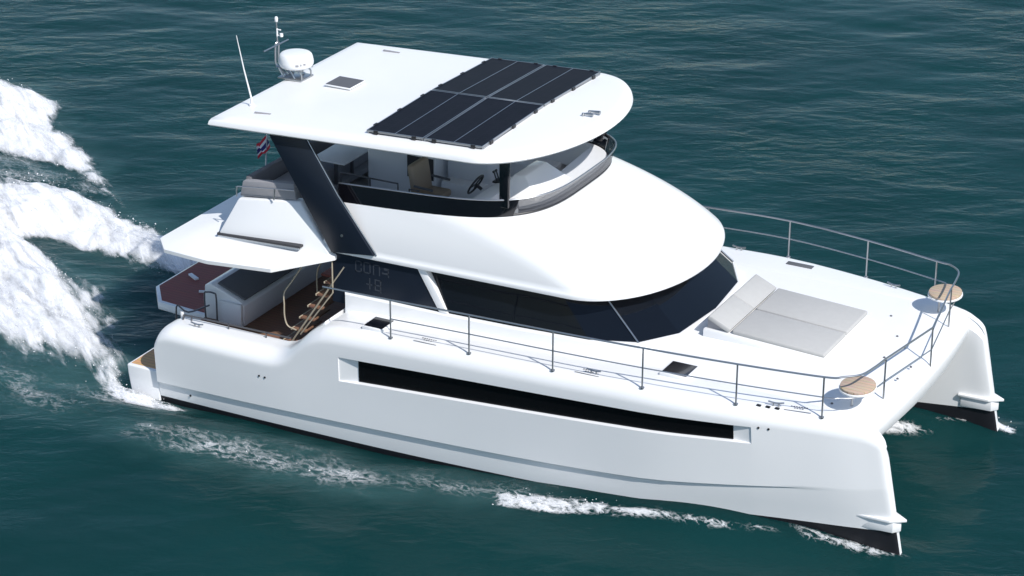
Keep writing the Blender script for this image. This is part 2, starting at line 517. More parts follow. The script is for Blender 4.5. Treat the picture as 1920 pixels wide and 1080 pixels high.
for s in (-1, 1):
    # thin bright mullion at the windscreen corner, pale slanted pillar, navy panel with lettering
    MB().tube([(9.66 + .012, s * 1.992, 2.06), (8.75 + .012, s * 1.762, 2.86)], 0.014, 6).build('mullion', M['steel'], saloon)
    MB().prism([(6.04, 1.955), (6.21, 1.955), (5.72, 2.77), (5.56, 2.77)], 'y', s * 2.17, s * 2.305, .008).build('window_pillar', M['gelcoat'], saloon)
    pn = MB().prism([(3.87, 1.72), (4.45, 1.72), (4.45, 1.945), (6.02, 1.945), (5.54, 2.77), (3.87, 2.66)], 'y', s * 2.2, s * 2.29, .006).build('side_panel', M['navy'], saloon, False)
    # lettering: strokes as they read in the photograph
    st = []
    def bar(x0, z0, x1, z1, w=.02): st.append((x0, z0, x1, z1, w))
    zt_, h = 2.475, 0.15
    def zz(x): return 0.10 * (x - 4.36)
    # first row: C O П and a broken A
    x = 4.36; b0 = 2.40
    bar(x, b0, x, b0 + .19); bar(x, b0 + .19, x + .11, b0 + .19); bar(x, b0, x + .11, b0); bar(x + .11, b0, x + .11, b0 + .06); bar(x + .11, b0 + .13, x + .11, b0 + .19)
    x = 4.53; b0 += 0.005
    bar(x, b0, x, b0 + .19); bar(x, b0 + .19, x + .12, b0 + .19); bar(x, b0, x + .12, b0); bar(x + .12, b0, x + .12, b0 + .19)
    x = 4.72
    bar(x, b0, x, b0 + .18); bar(x, b0 + .18, x + .12, b0 + .18); bar(x + .12, b0, x + .12, b0 + .18)
    x = 4.90
    bar(x, b0 + .05, x + .12, b0 + .06); bar(x + .12, b0, x + .12, b0 + .13); bar(x + .04, b0 + .15, x + .12, b0 + .13)
    # second row
    x = 4.58; b0 = 2.115
    bar(x, b0 + .08, x + .10, b0 + .08); bar(x + .06, b0, x + .06, b0 + .19)
    x = 4.75
    bar(x + .11, b0 - .03, x + .11, b0 + .19); bar(x, b0, x + .11, b0); bar(x, b0 + .09, x + .11, b0 + .09); bar(x, b0 + .19, x + .11, b0 + .19); bar(x, b0 + .02, x, b0 + .17)
    lt = MB()
    for (x0, z0, x1, z1, w) in st:
        lx, hx = min(x0, x1) - w / 2, max(x0, x1) + w / 2
        lz, hz = min(z0, z1) - w / 2, max(z0, z1) + w / 2
        lt.box(lx, hx, s * 2.288, s * 2.2925, lz, hz)
    lt.build('lettering', M['letter'], saloon, False)
# saloon aft bulkhead with dark glass door, dark core so that nothing shows through
core = MB()
core.box(4.1, 4.16, -2.2, 2.2, 0.45, 2.62)
core.build('aft_bulkhead', M['blackgloss'], saloon, False)
MB().box(4.06, 4.098, -0.9, 0.9, 0.5, 2.3, .01).build('saloon_door', M['tint'], saloon)

# ---- superellipse outlines
def outline(w, xf, x0, n, z0, zs, xa, per=40, side=14, closed_aft=False, inset=0.0):
    """from aft starboard round the front to aft port"""
    pts = []
    w -= inset; xf -= inset
    for k in range(side):
        x = xa + (x0 - xa) * k / side
        pts.append((x, -w, z0 + zs * (x - 5)))
    for k in range(per + 1):
        t = -math.pi / 2 + math.pi * k / per
        c, s_ = abs(math.cos(t)), math.sin(t)
        x = x0 + (xf - x0) * c ** (2 / n); y = w * math.copysign(abs(s_) ** (2 / n), s_)
        pts.append((x, y, z0 + zs * (x - 5)))
    for k in range(side - 1, -1, -1):
        x = xa + (x0 - xa) * k / side
        pts.append((x, w, z0 + zs * (x - 5)))
    return [np.array(p) for p in pts]

# ---- coachroof: white moulding between its overhanging eave and the flybridge coaming
E_ = dict(w=2.36, xf=10.03, x0=8.5, n=2.0)
def lip(dz, ins): return outline(E_['w'], E_['xf'], E_['x0'], E_['n'], 2.79 + dz, 0.014, 3.72, inset=ins)
Fb = outline(2.14, 7.66, 4.9, 3.5, 3.64, 0.062, 3.95)
rgs = [lip(-.07, 1.2), lip(-.085, .35), lip(-.10, .05), lip(-.085, .012), lip(-.03, 0.0), lip(0.0, .015)]
L0 = lip(0.015, .03)
for i in range(1, 15):
    t = i / 14
    row = []
    for e, b in zip(L0, Fb):
        fr = float(sm(7.0, 9.3, e[0]))
        c = np.array([e[0] + (b[0] - e[0]) * (0.30 + .04 * fr), e[1] + (b[1] - e[1]) * (0.22 + .10 * fr), e[2] + (b[2] - e[2]) * (0.56 + 0.08 * fr)])
        row.append((1 - t) ** 2 * e + 2 * t * (1 - t) * c + t * t * b)
    rgs.append(row)
rgs.insert(6, L0)
v, f = loft([[tuple(p) for p in r] for r in rgs])
coach = link('coachroof', v, f, M['gelcoat'], Y, True, 40)

# ---- flybridge: floor, coaming (dark sides) and smoked windscreen (front)
fly = MB().prism([(3.3, -2.08), (5.6, -2.08), (6.9, -1.9), (7.5, -1.2), (7.5, 1.2), (6.9, 1.9), (5.6, 2.08), (3.3, 2.08)], 'z', 2.95, 3.02).build('flybridge_floor', M['interior'], Y, False)
Gt = outline(2.13, 7.75, 5.1, 3.6, 3.965, 0.060, 3.95)
def band(name, i0, i1, mat, th=0.035, parent=Y, b0=0.0, b1=1.0):
    rg = []
    for i in range(i0, i1 + 1):
        a = Fb[i]; b = Gt[i]
        p = a + (b - a) * b0 + np.array([0, 0, -.02 if b0 == 0 else 0]); q = a + (b - a) * b1
        c = np.array([5.2, 0, 0]); d = np.array([c[0] - p[0], c[1] - p[1], 0]); 
        if p[0] < 5: d = np.array([0, -p[1], 0])
        d /= np.linalg.norm(d)
        rg.append([tuple(p + d * -.004), tuple(q + d * -.004), tuple(q + d * th), tuple(p + d * th)])
    v, f = loft(rg, True, (True, True))
    return link(name, v, f, mat, parent, True, 35)
nO = len(Fb)
k0 = next(i for i in range(nO) if Fb[i][0] > 7.1)
k1 = nO - 1 - k0
coaming = band('coaming', 0, k0, M['blackgloss'])
band('coaming', k1, nO - 1, M['blackgloss'])
ws = band('windscreen', k0, k1, M['smoked'], 0.02)
MB().tube([tuple(Gt[i] + np.array([0, 0, .006])) for i in range(0, nO)], 0.014, 6).build('coaming_rail', M['steel'], Y)
MB().tube([tuple(Fb[i] + np.array([.012, 0, .03])) for i in range(k0, k1 + 1)], 0.016, 6).build('windscreen_seal', M['black'], ws)
# inner coaming wall, light, down to the floor
rg = []
for i in range(0, nO):
    a = Fb[i]; d = np.array([5.2 - a[0], -a[1], 0.]) if a[0] > 5 else np.array([0, -a[1], 0.]); d /= np.linalg.norm(d)
    top = a + np.array([0, 0, .05]) if k0 < i < k1 else Gt[i] - np.array([0, 0, .03])
    rg.append([tuple(top + d * .045), (a[0] + d[0] * .10, a[1] + d[1] * .10, 3.0)])
v, f = loft(rg)
link('inner_lining', v, f, M['interior'], Y, True, 35)
# dash ledge behind the windscreen and raised console cowl
led = outline(2.0, 7.58, 5.6, 3.5, 3.80, 0.03, 5.6, side=1)
rg = [[(p[0], p[1], p[2]) for p in led], [(min(p[0], 7.05 - 0.06 * abs(p[1])) - .02, p[1] * .93, 3.86) for p in led], [(min(p[0], 7.0) - .1, p[1] * .9, 3.4) for p in led]]
v, f = loft(rg)
link('dashboard', v, f, M['interior'], Y, True, 30)
MB().hexa([(6.45, -1.35, 3.5), (7.35, -1.2, 3.84), (7.35, .15, 3.84), (6.45, .15, 3.5), (6.75, -.95, 4.17), (6.95, -.9, 4.17), (6.95, -.1, 4.17), (6.75, -.1, 4.17)], .02).build('console_cowl', M['gelcoat'], Y)
con = MB().hexa([(6.0, -1.55, 3.02), (6.6, -1.55, 3.02), (6.6, -.2, 3.02), (6.0, -.2, 3.02), (6.2, -1.5, 3.8), (6.6, -1.5, 3.9), (6.6, -.25, 3.9), (6.2, -.25, 3.8)], .02).build('helm_console', M['interior'], Y)
wh = MB()
c = Vector((5.98, -0.9, 3.84)); ax = Vector((-0.85, 0, 0.5)).normalized(); u = ax.cross(Vector((0, 1, 0))); wv = Vector((0, 1, 0))
wh.tube([c + (u * math.cos(a) + wv * math.sin(a)) * .2 for a in np.linspace(0, 2 * math.pi, 24, endpoint=False)], .018, 6, True)
for a in (0.5, 2.6, 4.7):
    wh.tube([c, c + (u * math.cos(a) + wv * math.sin(a)) * .2], .014, 6)
wh.tube([c, c - ax * .14], .03, 8)
wh.build('steering_wheel', M['black'], con)
lv = MB()
for y in (-.45, -.53):
    lv.tube([(6.2, y, 3.82), (6.14, y, 3.98)], .012, 6); lv.tube([(6.14, y - .02, 3.98), (6.14, y + .02, 3.98)], .022, 6)
lv.box(6.15, 6.35, -.6, -.38, 3.80, 3.83)
lv.build('throttle', M['black'], con)
ch = MB().box(4.85, 5.35, -1.2, -.62, 3.42, 3.55, .04, 3)
ch.box(4.85, 4.98, -1.2, -.62, 3.5, 4.08, .05, 3, Matrix.Translation((4.9, 0, 3.5)) @ Matrix.Rotation(math.radians(-9), 4, 'Y') @ Matrix.Translation((-4.9, 0, -3.5)))
seat = ch.build('helm_seat', M['tan'], Y)
MB().tube([(5.08, -.9, 3.02), (5.08, -.9, 3.43)], .05, 12).build('seat_post', M['steel'], seat)
for y in (-1.22, -.6):
    MB().tube([(4.93, y, 3.72), (5.3, y, 3.70)], .022, 6).build('armrest', M['darkfab'], seat)
# port side settee, cabinet and aft dinette
s_ = MB().box(3.1, 6.3, 1.35, 1.95, 3.02, 3.42, .03); s_.box(3.1, 6.3, 1.82, 2.02, 3.35, 3.84, .04)
s_.build('port_settee', M['interior'], Y)
cb = MB().box(3.35, 4.76, -.16, .40, 3.02, 3.86, .02).build('bar_cabinet', M['interior'], Y)
MB().box(4.18, 4.72, -.172, -.161, 3.42, 3.83, .003).build('cabinet_door', M['slot'], cb, False)
MB().box(3.33, 4.15, -.19, .42, 3.861, 3.90, .006).build('worktop', M['black'], cb)
cs = MB().box(4.86, 5.7, -.15, .45, 3.02, 3.45, .03); cs.box(4.84, 5.72, .1, .5, 3.4, 4.0, .06, 3)
cs.build('companion_seat', M['interior'], Y)
tb = MB().box(2.5, 3.2, -0.72, 0.35, 3.62, 3.66, .012).build('dining_table', M['interior'], Y)
for y in (-.45, .1):
    MB().tube([(2.85, y, 3.02), (2.85, y, 3.62)], .035, 10).build('leg', M['darksteel'], tb)
# stair opening rail on the flybridge
rl = MB()
rl.tube([(3.45, -1.25, 3.72), (4.62, -1.25, 3.72), (4.62, -1.25, 3.04)], .016, 6)
rl.tube([(3.45, -1.25, 3.04), (3.45, -1.25, 3.72)], .016, 6); rl.tube([(4.05, -1.25, 3.04), (4.05, -1.25, 3.72)], .016, 6)
rl.tube([(4.85, -1.25, 3.04), (4.85, -1.25, 3.66), (5.05, -1.25, 3.66)], .016, 6)
rl.build('stair_guard', M['darksteel'], Y)
# aft U settee on the flybridge, slanted grey back and side panel
settee = MB().box(2.1, 2.9, -2.05, 2.05, 3.02, 3.12, .01).build('aft_settee', M['greyfab'], Y)
for k in (-1, 1):
    MB().prism([(1.95, 3.33), (3.12, 3.46), (3.08, 3.76), (2.02, 3.62)], 'y', k * 2.15 - .07, k * 2.15 + .07, .008).build('side_panel', M['greyfab'], settee)
st = MB(); st.hexa([(1.9, -2.07, 3.2), (2.15, -2.07, 3.2), (2.15, 2.07, 3.2), (1.9, 2.07, 3.2), (1.98, -2.07, 3.66), (2.1, -2.07, 3.66), (2.1, 2.07, 3.66), (1.98, 2.07, 3.66)], .03)
st.build('backrest', M['slate'], settee)
MB().hexa([(2.16, -2.06, 3.125), (2.75, -2.06, 3.125), (2.75, 2.06, 3.125), (2.16, 2.06, 3.125), (2.16, -2.06, 3.42), (2.75, -2.06, 3.40), (2.75, 2.06, 3.40), (2.16, 2.06, 3.42)], .03).build('seat_cushion', M['greyfab'], settee)
for s in (-1, 1):
    gr = MB()
    gr.tube(spline([(1.93, s * 2.3, 3.34), (1.95, s * 2.31, 3.5), (2.05, s * 2.31, 3.55), (3.15, s * 2.31, 3.68)], 4), .011, 6)
    gr.tube([(2.72, s * 2.31, 3.42), (2.74, s * 2.31, 3.63)], .014, 6)
    gr.build('settee_guard', M['steel'], settee)

# ---- aft roof over the cockpit: flared plate, raised bulwark with a dark slot
outl = [(3.98, 2.36), (3.15, 3.14), (1.92, 3.30), (0.95, 3.20), (0.62, 2.85)]
poly = [(x, -y) for x, y in outl] + [(x, y) for x, y in outl[::-1]]
def zr(x, y): return 2.46 + 0.018 * x + 0.20 * float(1 - sm(1.4, 3.3, abs(y)))
ins = [(2.3 + (x - 2.3) * .985, y * .985) for x, y in poly]
inn = [(2.3 + (x - 2.3) * .62, y * .62) for x, y in poly]
inn2 = [(2.3 + (x - 2.3) * .8, y * .8) for x, y in poly]
ctr = [(2.3 + (x - 2.3) * .3, y * .3) for x, y in poly]
rg = [[(x, y, zr(x, y) - .10) for x, y in ctr], [(x, y, zr(x, y) - .11) for x, y in ins], [(x, y, zr(x, y) - .085) for x, y in poly], [(x, y, zr(x, y) - .02) for x, y in poly], [(x, y, zr(x, y)) for x, y in ins], [(x, y, zr(x, y) + .005) for x, y in inn2], [(x, y, zr(x, y) + .01) for x, y in inn], [(x, y, zr(x, y) + .01) for x, y in ctr]]
v, f = loft(rg, True, (True, True))
aftroof = link('aft_roof', v, f, M['roofcoat'], Y, True, 25)
for s in (-1, 1):
    bw = MB().hexa([(1.56, s * 2.53, 2.50), (3.95, s * 2.40, 2.58), (3.95, s * 2.05, 2.58), (1.56, s * 2.1, 2.5), (1.96, s * 2.30, 3.31), (3.22, s * 2.24, 3.46), (3.22, s * 2.02, 3.46), (1.96, s * 2.02, 3.31)], .035)
    bw = bw.build('aft_bulwark', M['gelcoat'], aftroof, True, 40)
    MB().prism([(1.62, 2.622), (3.36, 2.70), (3.36, 2.74), (1.62, 2.662)], 'y', s * 2.4, s * 2.515).build('vent_slot', M['slot'], aftroof, False)
MB().hexa([(1.56, -2.1, 2.55), (1.85, -2.1, 2.55), (1.85, 2.1, 2.55), (1.56, 2.1, 2.55), (1.92, -2.02, 3.3), (2.05, -2.02, 3.3), (2.05, 2.02, 3.3), (1.92, 2.02, 3.3)], .02).build('aft_bulwark', M['gelcoat'], aftroof)

# ---- slanted navy struts, hardtop posts
for s in (-1, 1):
    a, b = s * 2.30, s * 2.40
    stt = MB().prism([(2.72, 4.66), (3.46, 4.72), (4.06, 3.78), (4.80, 2.80), (3.93, 2.70)], 'y', a, b, .015).build('roof_strut', M['navy'], Y)
    MB().tube([(3.47, s * 2.355, 4.70), (4.07, s * 2.355, 3.78), (4.83, s * 2.355, 2.80)], .012, 6).build('strut_trim', M['steel'], stt)
    MB().tube([(4.16, s * 2.39, 3.06), (4.16, s * 2.412, 3.06)], .025, 12).build('strut_light', M['steel'], stt)
    MB().box(6.98, 7.15, s * 1.86 - .045, s * 1.86 + .045, 3.95, 4.95, .015).build('roof_post', M['blackgloss'], Y)
    MB().box(4.9, 5.0, s * 1.98 - .03, s * 1.98 + .03, 3.8, 4.9, .01).build('roof_post', M['blackgloss'], Y) if s > 0 else None

# ---- hardtop
def ho(dz, ins, sc=1.0):
    pts = outline(2.50, 8.14, 6.7, 1.95, 4.79 + dz, 0.043, 1.52 + ins * .9, inset=ins, side=16)
    q = [(4.8 + (p[0] - 4.8) * (0.35 + .65 * sc) if sc < 1 else p[0], p[1] * sc, p[2]) for p in pts]
    return q
def crown(r, c): return [(x, y, z + c * (1 - (y / 2.5) ** 2)) for x, y, z in r]
rgs = [ho(-.005, .8, .4), ho(0.0, .12), ho(.012, .03), ho(.04, 0.0), ho(.10, .015), ho(.145, .05), ho(.175, .12), crown(ho(.187, .25), .006), crown(ho(.190, .5, .8), .02), crown(ho(.19, .5, .5), .028), crown(ho(.19, .5, .2), .032)]
v, f = loft([[tuple(p) for p in r] for r in rgs], True, (True, True))
top = link('hardtop', v, f, M['roofcoat'], Y, True, 40)

def roofz(x, y): return 4.79 + 0.043 * (x - 5) + .188 + .032 * (1 - (y / 2.5) ** 2)
# solar panels 2 x 2, each with frame, cells, middle line and clamps
def make_panel(i, j):
    x0 = 4.60 + 1.135 * i; x1 = x0 + 1.105
    y0, y1 = ((-2.23, -0.02) if j == 0 else (0.02, 2.23))
    def q(x, y, dz): return (x, y, 4.99 + .040 * (x - 4.6) + .05 * (1 - abs(y) / 2.23) + .035 + dz)
    def slab(mb, xa, xb, ya, yb, d0, d1):
        mb.hexa([q(xa, ya, d0), q(xb, ya, d0), q(xb, yb, d0), q(xa, yb, d0), q(xa, ya, d1), q(xb, ya, d1), q(xb, yb, d1), q(xa, yb, d1)])
    fr = MB(); w = .016
    slab(fr, x0, x1, y0, y0 + w, -.03, .004); slab(fr, x0, x1, y1 - w, y1, -.03, .004)
    slab(fr, x0, x0 + w, y0 + w, y1 - w, -.03, .004); slab(fr, x1 - w, x1, y0 + w, y1 - w, -.03, .004)
    root = fr.build('solar_panel', M['steel'], top, False)
    ce = MB(); slab(ce, x0 + w, x1 - w, y0 + w, y1 - w, -.02, 0.0); ce.build('solar_cells', M['solar'], root, False)
    ml = MB(); xm = (x0 + x1) / 2; slab(ml, xm - .007, xm + .007, y0 + w, y1 - w, .001, .003); ml.build('busbar', M['steel'], root, False)
    ys = y0 - .02 if j == 0 else y1 - .02
    for xx in ((x0 + .18, x1 - .18) if True else ()):
        cl = MB(); slab(cl, xx - .035, xx + .035, ys, ys + .04, -.06, .012); cl.build('clamp', M['black'], root, False)
    xe = x1 - .015 if i == 1 else x0 - .02
    for yy in (y0 + .3, (y0 + y1) / 2, y1 - .3):
        cl = MB(); slab(cl, xe, xe + .035, yy - .05, yy + .05, -.06, .012); cl.build('clamp', M['black'], root, False)
for i in range(2):
    for j in range(2):
        make_panel(i, j)
# under-panel rails
for x in (4.615, 5.72, 6.83):
    rb = MB(); rb.box(x - .015, x + .015, -2.2, 2.2, roofz(x, 2.2) - .005, roofz(x, 2.2) + .03)
    rb.build('panel_rail', M['steel'], top, False)
# roof hatch, roof vents, horn
zh = roofz(2.8, 0)
hf = MB().box(2.53, 3.07, -.26, .26, zh - .02, zh + .006, .003).build('roof_hatch', M['roofcoat'], top)
MB().box(2.545, 3.055, -.245, .245, zh + .005, zh + .012).build('hatch_glass', M['darkfab'], hf, False)
MB().prism([(2.2, -2.05), (2.5, -2.0), (2.5, -1.97), (2.2, -2.02)], 'z', roofz(2.3, 2.0) - .01, roofz(2.3, 2) + .012).build('roof_grip', M['greyfab'], top, False)
MB().prism([(2.4, 2.02), (2.75, 2.02), (2.75, 2.06), (2.4, 2.06)], 'z', roofz(2.5, 2.0) - .01, roofz(2.5, 2) + .012).build('roof_grip', M['greyfab'], top, False)
zv = roofz(7.7, 0) - .03
hn = MB()
hn.lathe([(.03, 0), (.03, .05), (.012, .07)], (7.62, -.05, zv), 12); hn.lathe([(.03, 0), (.03, .05), (.012, .07)], (7.66, .12, zv), 12)
hn.tube([(7.6, -.05, zv + .06), (7.8, -.03, zv + .06)], [.012, .03], 10); hn.tube([(7.64, .12, zv + .06), (7.86, .12, zv + .06)], [.012, .035], 10)
hn.build('horn', M['steel'], top)
# radar on its frame
zb = roofz(1.7, 0)
rd = MB()
rd.lathe([(.0, 0), (.25, .0), (.295, .015), (.318, .06), (.322, .11), (.308, .19), (.29, .235), (.265, .255), (.2, .266), (0, .272)], (1.77, 0.0, 5.06), 36)
radar = rd.build('radar_dome', M['gelcoat'], top, True, 50)
sd_ = MB()
for k, (wd, zz_) in enumerate(((.06, 5.165), (.03, 5.175), (.05, 5.18))):
    a = -0.95 + k * .22
    sd_.box(-.006, .006, -wd / 2, wd / 2, -.02, .02, mat=Matrix.Translation((1.77 + .318 * math.cos(a), .318 * math.sin(a), zz_)) @ Matrix.Rotation(a, 4, 'Z'))
sd_.build('radar_marking', M['greyfab'], radar, False)
fm = MB()
for y in (-.16, .16):
    fm.tube([(1.62, y, zb - .02), (1.5, y, 5.04)], .018, 6); fm.tube([(1.85, y, zb - .02), (1.73, y, 5.04)], .018, 6)
    fm.tube([(1.98, y, zb - .02), (1.98, y, zb + .1), (1.9, y, 5.04)], .016, 6)
    fm.tube([(1.45, y, 5.05), (2.02, y, 5.05)], .018, 6)
for x in (1.55, 1.85):
    fm.tube([(x, -.16, 5.05), (x, .16, 5.05)], .016, 6)
fm.box(1.5, 2.0, -.22, .22, zb - .02, zb + .012, .008)
fm.build('radar_frame', M['steel'], radar)
ms = MB()
for y in (-.05, .05):
    ms.tube(spline([(1.66, y, zb - .02), (1.45, y, 4.99), (1.37, y, 5.08), (1.36, y, 5.2), (1.37, y, 5.42), (1.38, y * .3, 5.46)], 4), .018, 6)
ms.tube([(1.38, 0, 5.44), (1.37, 0, 5.87)], .013, 6)
ms.tube([(1.42, -.52, 5.43), (1.42, .3, 5.43)], .014, 6)
mast = ms.build('light_mast', M['steel'], top)
li = MB(); li.lathe([(.022, 0), (.032, .02), (.032, .075), (.02, .1)], (1.37, 0, 5.84), 12)
li.build('mast_light', M['whitecloth'], mast)
li = MB(); li.tube([(1.38, 0, 5.7), (1.46, 0, 5.7)], .012, 6); li.tube([(1.38, 0, 5.59), (1.47, 0, 5.59)], .012, 6); li.tube([(1.38, 0, 5.57), (1.38, 0, 5.72)], .016, 6); li.lathe([(.03, 0), (.035, .02), (.03, .06)], (1.47, 0, 5.575), 12)
li.build('wind_sensor', M['whitecloth'], mast)
an = MB(); za = roofz(1.92, 1.7)
an.lathe([(.05, -.02), (.05, .015), (.022, .03), (.02, .12)], (1.92, -1.7, za), 12)
an.tube([(1.92, -1.7, za + .1), (1.78, -1.7, 5.5), (1.65, -1.7, 6.1)], [.017, .012, .006], 6)
an.build('whip_antenna', M['whitecloth'], top)

# ---- flag on its staff behind the strut
fs_ = MB().tube([(1.0, 0.0, 2.62), (1.08, 0, 3.65)], .012, 6)
staff = fs_.build('flag_staff', M['steel'], Y)
fl = MB()
nx, nz = 12, 10
for k in range(nz):
    fl.m = [0, 0, 1, 1, 2, 2, 2, 1, 0, 0][k]
    for i in range(nx):
        def q(i, k):
            u = i / nx; w = k / nz
            return (1.06 - u * .25 + w * .08, .09 * math.sin(u * 9 + w) * u ** .4, 3.58 - w * .20 - u * .24 + .035 * math.sin(u * 8 + w * 2))
        fl.add([q(i, k), q(i + 1, k), q(i + 1, k + 1), q(i, k + 1)], [(0, 1, 2, 3)])
fl.build('flag', [M['red'], M['whitecloth'], M['blue']], staff)

# ---- cockpit
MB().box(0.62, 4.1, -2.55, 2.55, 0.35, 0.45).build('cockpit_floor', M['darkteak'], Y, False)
ckw = MB()
for s in (-1, 1):
    ckw.box(0.9, 4.2, s * 2.62 - .03, s * 2.62 + .03, 0.40, 0.90)
ckw.box(0.6, .66, -1.62, 1.62, -.1, .44)
ckw.build('cockpit_lining', M['gelcoat'], Y, False)
for s in (-1, 1):
    # end of the side deck: white moulded steps beside the cockpit
    MB().box(4.12, 5.1, s * 2.32 - (.28 if s > 0 else 0), s * 2.32 + (0 if s > 0 else .28), .45, 1.66, .02).build('side_step', M['gelcoat'], Y)
    sp = MB().prism([(3.5, .45), (4.12, .45), (4.12, 1.64), (4.05, 1.55)], 'y', s * 2.3, s * 2.95, .01)
    sp.build('side_step', M['gelcoat'], Y)
sf = MB()
sf.prism([(0.62, .45), (1.52, .45), (1.52, .86), (1.42, .94), (0.80, 1.17), (0.66, 1.12)], 'y', -1.62, 1.62, .025)
sofa = sf.build('cockpit_sofa', M['gelcoat'], Y)
MB().prism([(0.90, 1.165), (1.50, .945), (1.53, .985), (0.93, 1.205)], 'y', -1.56, 1.56, .015).build('sofa_cushion', M['darkfab'], sofa)
MB().box(1.0, 1.5, -1.70, -1.63, .45, .9, .01).build('sofa_locker', M['gelcoat'], sofa)
tt = MB().box(2.3, 3.3, -.2, 1.3, 1.10, 1.15, .012).build('cockpit_table', M['redteak'], Y)
MB().tube([(2.8, .5, .45), (2.8, .5, 1.1)], .06, 12).build('leg', M['steel'], tt)
# hydraulic centre platform
pf = [(-1.12, -.72), (-.66, -1.30), (0.6, -1.42), (0.6, 1.42), (-.66, 1.30), (-1.12, .72)]
plat = MB().prism(pf, 'z', .22, .38, .02).build('bathing_platform', M['gelcoat'], Y)
MB().prism([(x * .96 + .01, y * .94) for x, y in pf], 'z', .381, .389).build('teak_pad', M['redteak'], plat, False)
ck = MB()
ck.box(-.75, -.45, -.42, -.34, .39, .43, .006, mat=Matrix.Rotation(-.5, 4, 'Z')); ck.build('chock', M['interior'], plat); ck = MB(); ck.box(-.4, -.05, -.5, -.46, .39, .43, .006, mat=Matrix.Rotation(.35, 4, 'Z'))
ck.build('chock', M['interior'], plat)
# gate by the sofa, aft rail on the hull coaming
gt = MB()
gt.tube(spline([(.75, -1.75, .45), (.74, -1.75, .98), (.8, -1.75, 1.05), (.95, -1.75, 1.06), (1.0, -1.75, .98), (1.0, -1.75, .45)], 4), .016, 6)
gt.build('boarding_rail', M['darksteel'], Y); gt = MB()
gt.tube(spline([(.3, -2.05, .5), (.33, -2.05, .8), (.5, -1.95, .66), (.85, -1.76, .80)], 4), .016, 6)
gt.build('boarding_rail', M['darksteel'], Y)
for s in (-1, 1):
    ar = MB()
    ar.tube(spline([(.98, s * 2.78, .93), (1.0, s * 2.77, 1.0), (1.1, s * 2.76, 1.03), (2.3, s * 2.74, 1.04), (3.25, s * 2.72, 1.04)], 4), .016, 6)
    rail = ar.build('aft_rail', M['darksteel'], Y)
    for x in (1.15, 1.95, 2.75):
        MB().tube([(x, s * 2.76, .92), (x, s * 2.755, 1.03)], .014, 6).build('stanchion', M['darksteel'], rail)
MB().lathe([(.03, 0), (.025, .06), (.035, .1), (.03, .14)], (.92, -2.72, .92), 10).build('stern_light', M['whitecloth'], Y)
# stairs to the flybridge
sta = MB()
for s in (-1.68, -2.28):
    sta.tube([(2.78, s, .45), (4.12, s, 2.42)], .017, 6)
stairs = sta.build('stairs', M['brass'], Y)
for (x, z) in ((2.93, .72), (3.11, .98), (3.29, 1.24), (3.47, 1.50), (3.65, 1.76), (3.83, 2.03), (4.0, 2.28)):
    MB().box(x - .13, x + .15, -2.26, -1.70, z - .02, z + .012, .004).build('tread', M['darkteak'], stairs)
    MB().box(x - .155, x - .131, -2.27, -1.69, z - .022, z + .016, .004).build('tread_edge', M['brass'], stairs)
hr = MB()
hr.tube(spline([(3.35, -2.30, 2.4), (3.05, -2.31, 1.95), (2.87, -2.31, 1.68), (2.86, -2.31, 1.45), (2.86, -2.31, 1.22), (2.92, -2.31, 1.05), (3.1, -2.31, 1.0)], 4), .014, 6)
hr.build('handrail', M['brass'], stairs); hr = MB()
hr.tube(spline([(3.45, -1.66, 2.4), (3.2, -1.66, 2.0), (3.15, -1.66, 1.8), (3.15, -1.66, 1.5)], 4), .014, 6)
hr.build('handrail', M['brass'], stairs); hr = MB()
hr.tube([(3.9, -2.33, 2.55), (3.9, -2.33, 1.9), (3.2, -2.33, .95)], .014, 6)
hr.build('handrail', M['brass'], stairs)

# ---- side and bow railing: top rail, mid rail, stanchions
RH = 0.705
postsx = [5.55, 7.08, 8.66, 10.28, 11.85, 13.22]
posty = [3.13, 3.14, 3.15, 3.13, 2.945, 2.685]
def pz(x): return ZT(x) - 0.01
for s in (-1, 1):
    tp = [(4.2, s * 3.12, 2.38)] + [(x, s * y, pz(x) + RH) for x, y in zip(postsx, posty)]
    bowc = [(13.5, s * 2.58, 2.545), (13.72, s * 2.36, 2.545), (13.80, s * 2.0, 2.54), (13.84, s * 1.60, 2.53), (14.08, 0.0, 2.50)]
    rl = MB()
    full = spline(tp + bowc[:4], 6)
    rl.tube(full, .017, 8)
    rl.tube([(13.84, s * 1.60, 2.53), (14.08, 0, 2.50)], .017, 8)
    rail = rl.build('railing', M['steel'], Y)
    ml_ = MB()
    mid = [(x, s * y, pz(x) + RH * .5) for x, y in zip(postsx, posty)]
    ml_.tube(spline(mid + [(13.45, s * 2.60, 2.17), (13.68, s * 2.42, 2.16), (13.80, s * 2.05, 2.15), (13.85, s * 1.605, 2.14)], 6), .011, 6)
    ml_.tube([(13.85, s * 1.605, 2.14), (14.085, 0, 2.10)], .011, 6)
    ml_.build('mid_rail', M['steel'], rail)
    for x, y in list(zip(postsx, posty)) + [(13.85, 1.605)]:
        zb_ = pz(x) if x < 13.8 else 1.775
        zt__ = pz(x) + RH if x < 13.8 else 2.53
        pm = MB(); pm.tube([(x, s * y, zb_ - .03), (x, s * y, zt__)], .016, 8)
        pm.lathe([(.04, -.01), (.04, .008), (.022, .02)], (x, s * y, zb_), 10)
        pm.build('stanchion', M['steel'], rail)
MB().tube([(14.085, 0, 1.76), (14.08, 0, 2.50)], .016, 8).build('stanchion', M['steel'], Y)

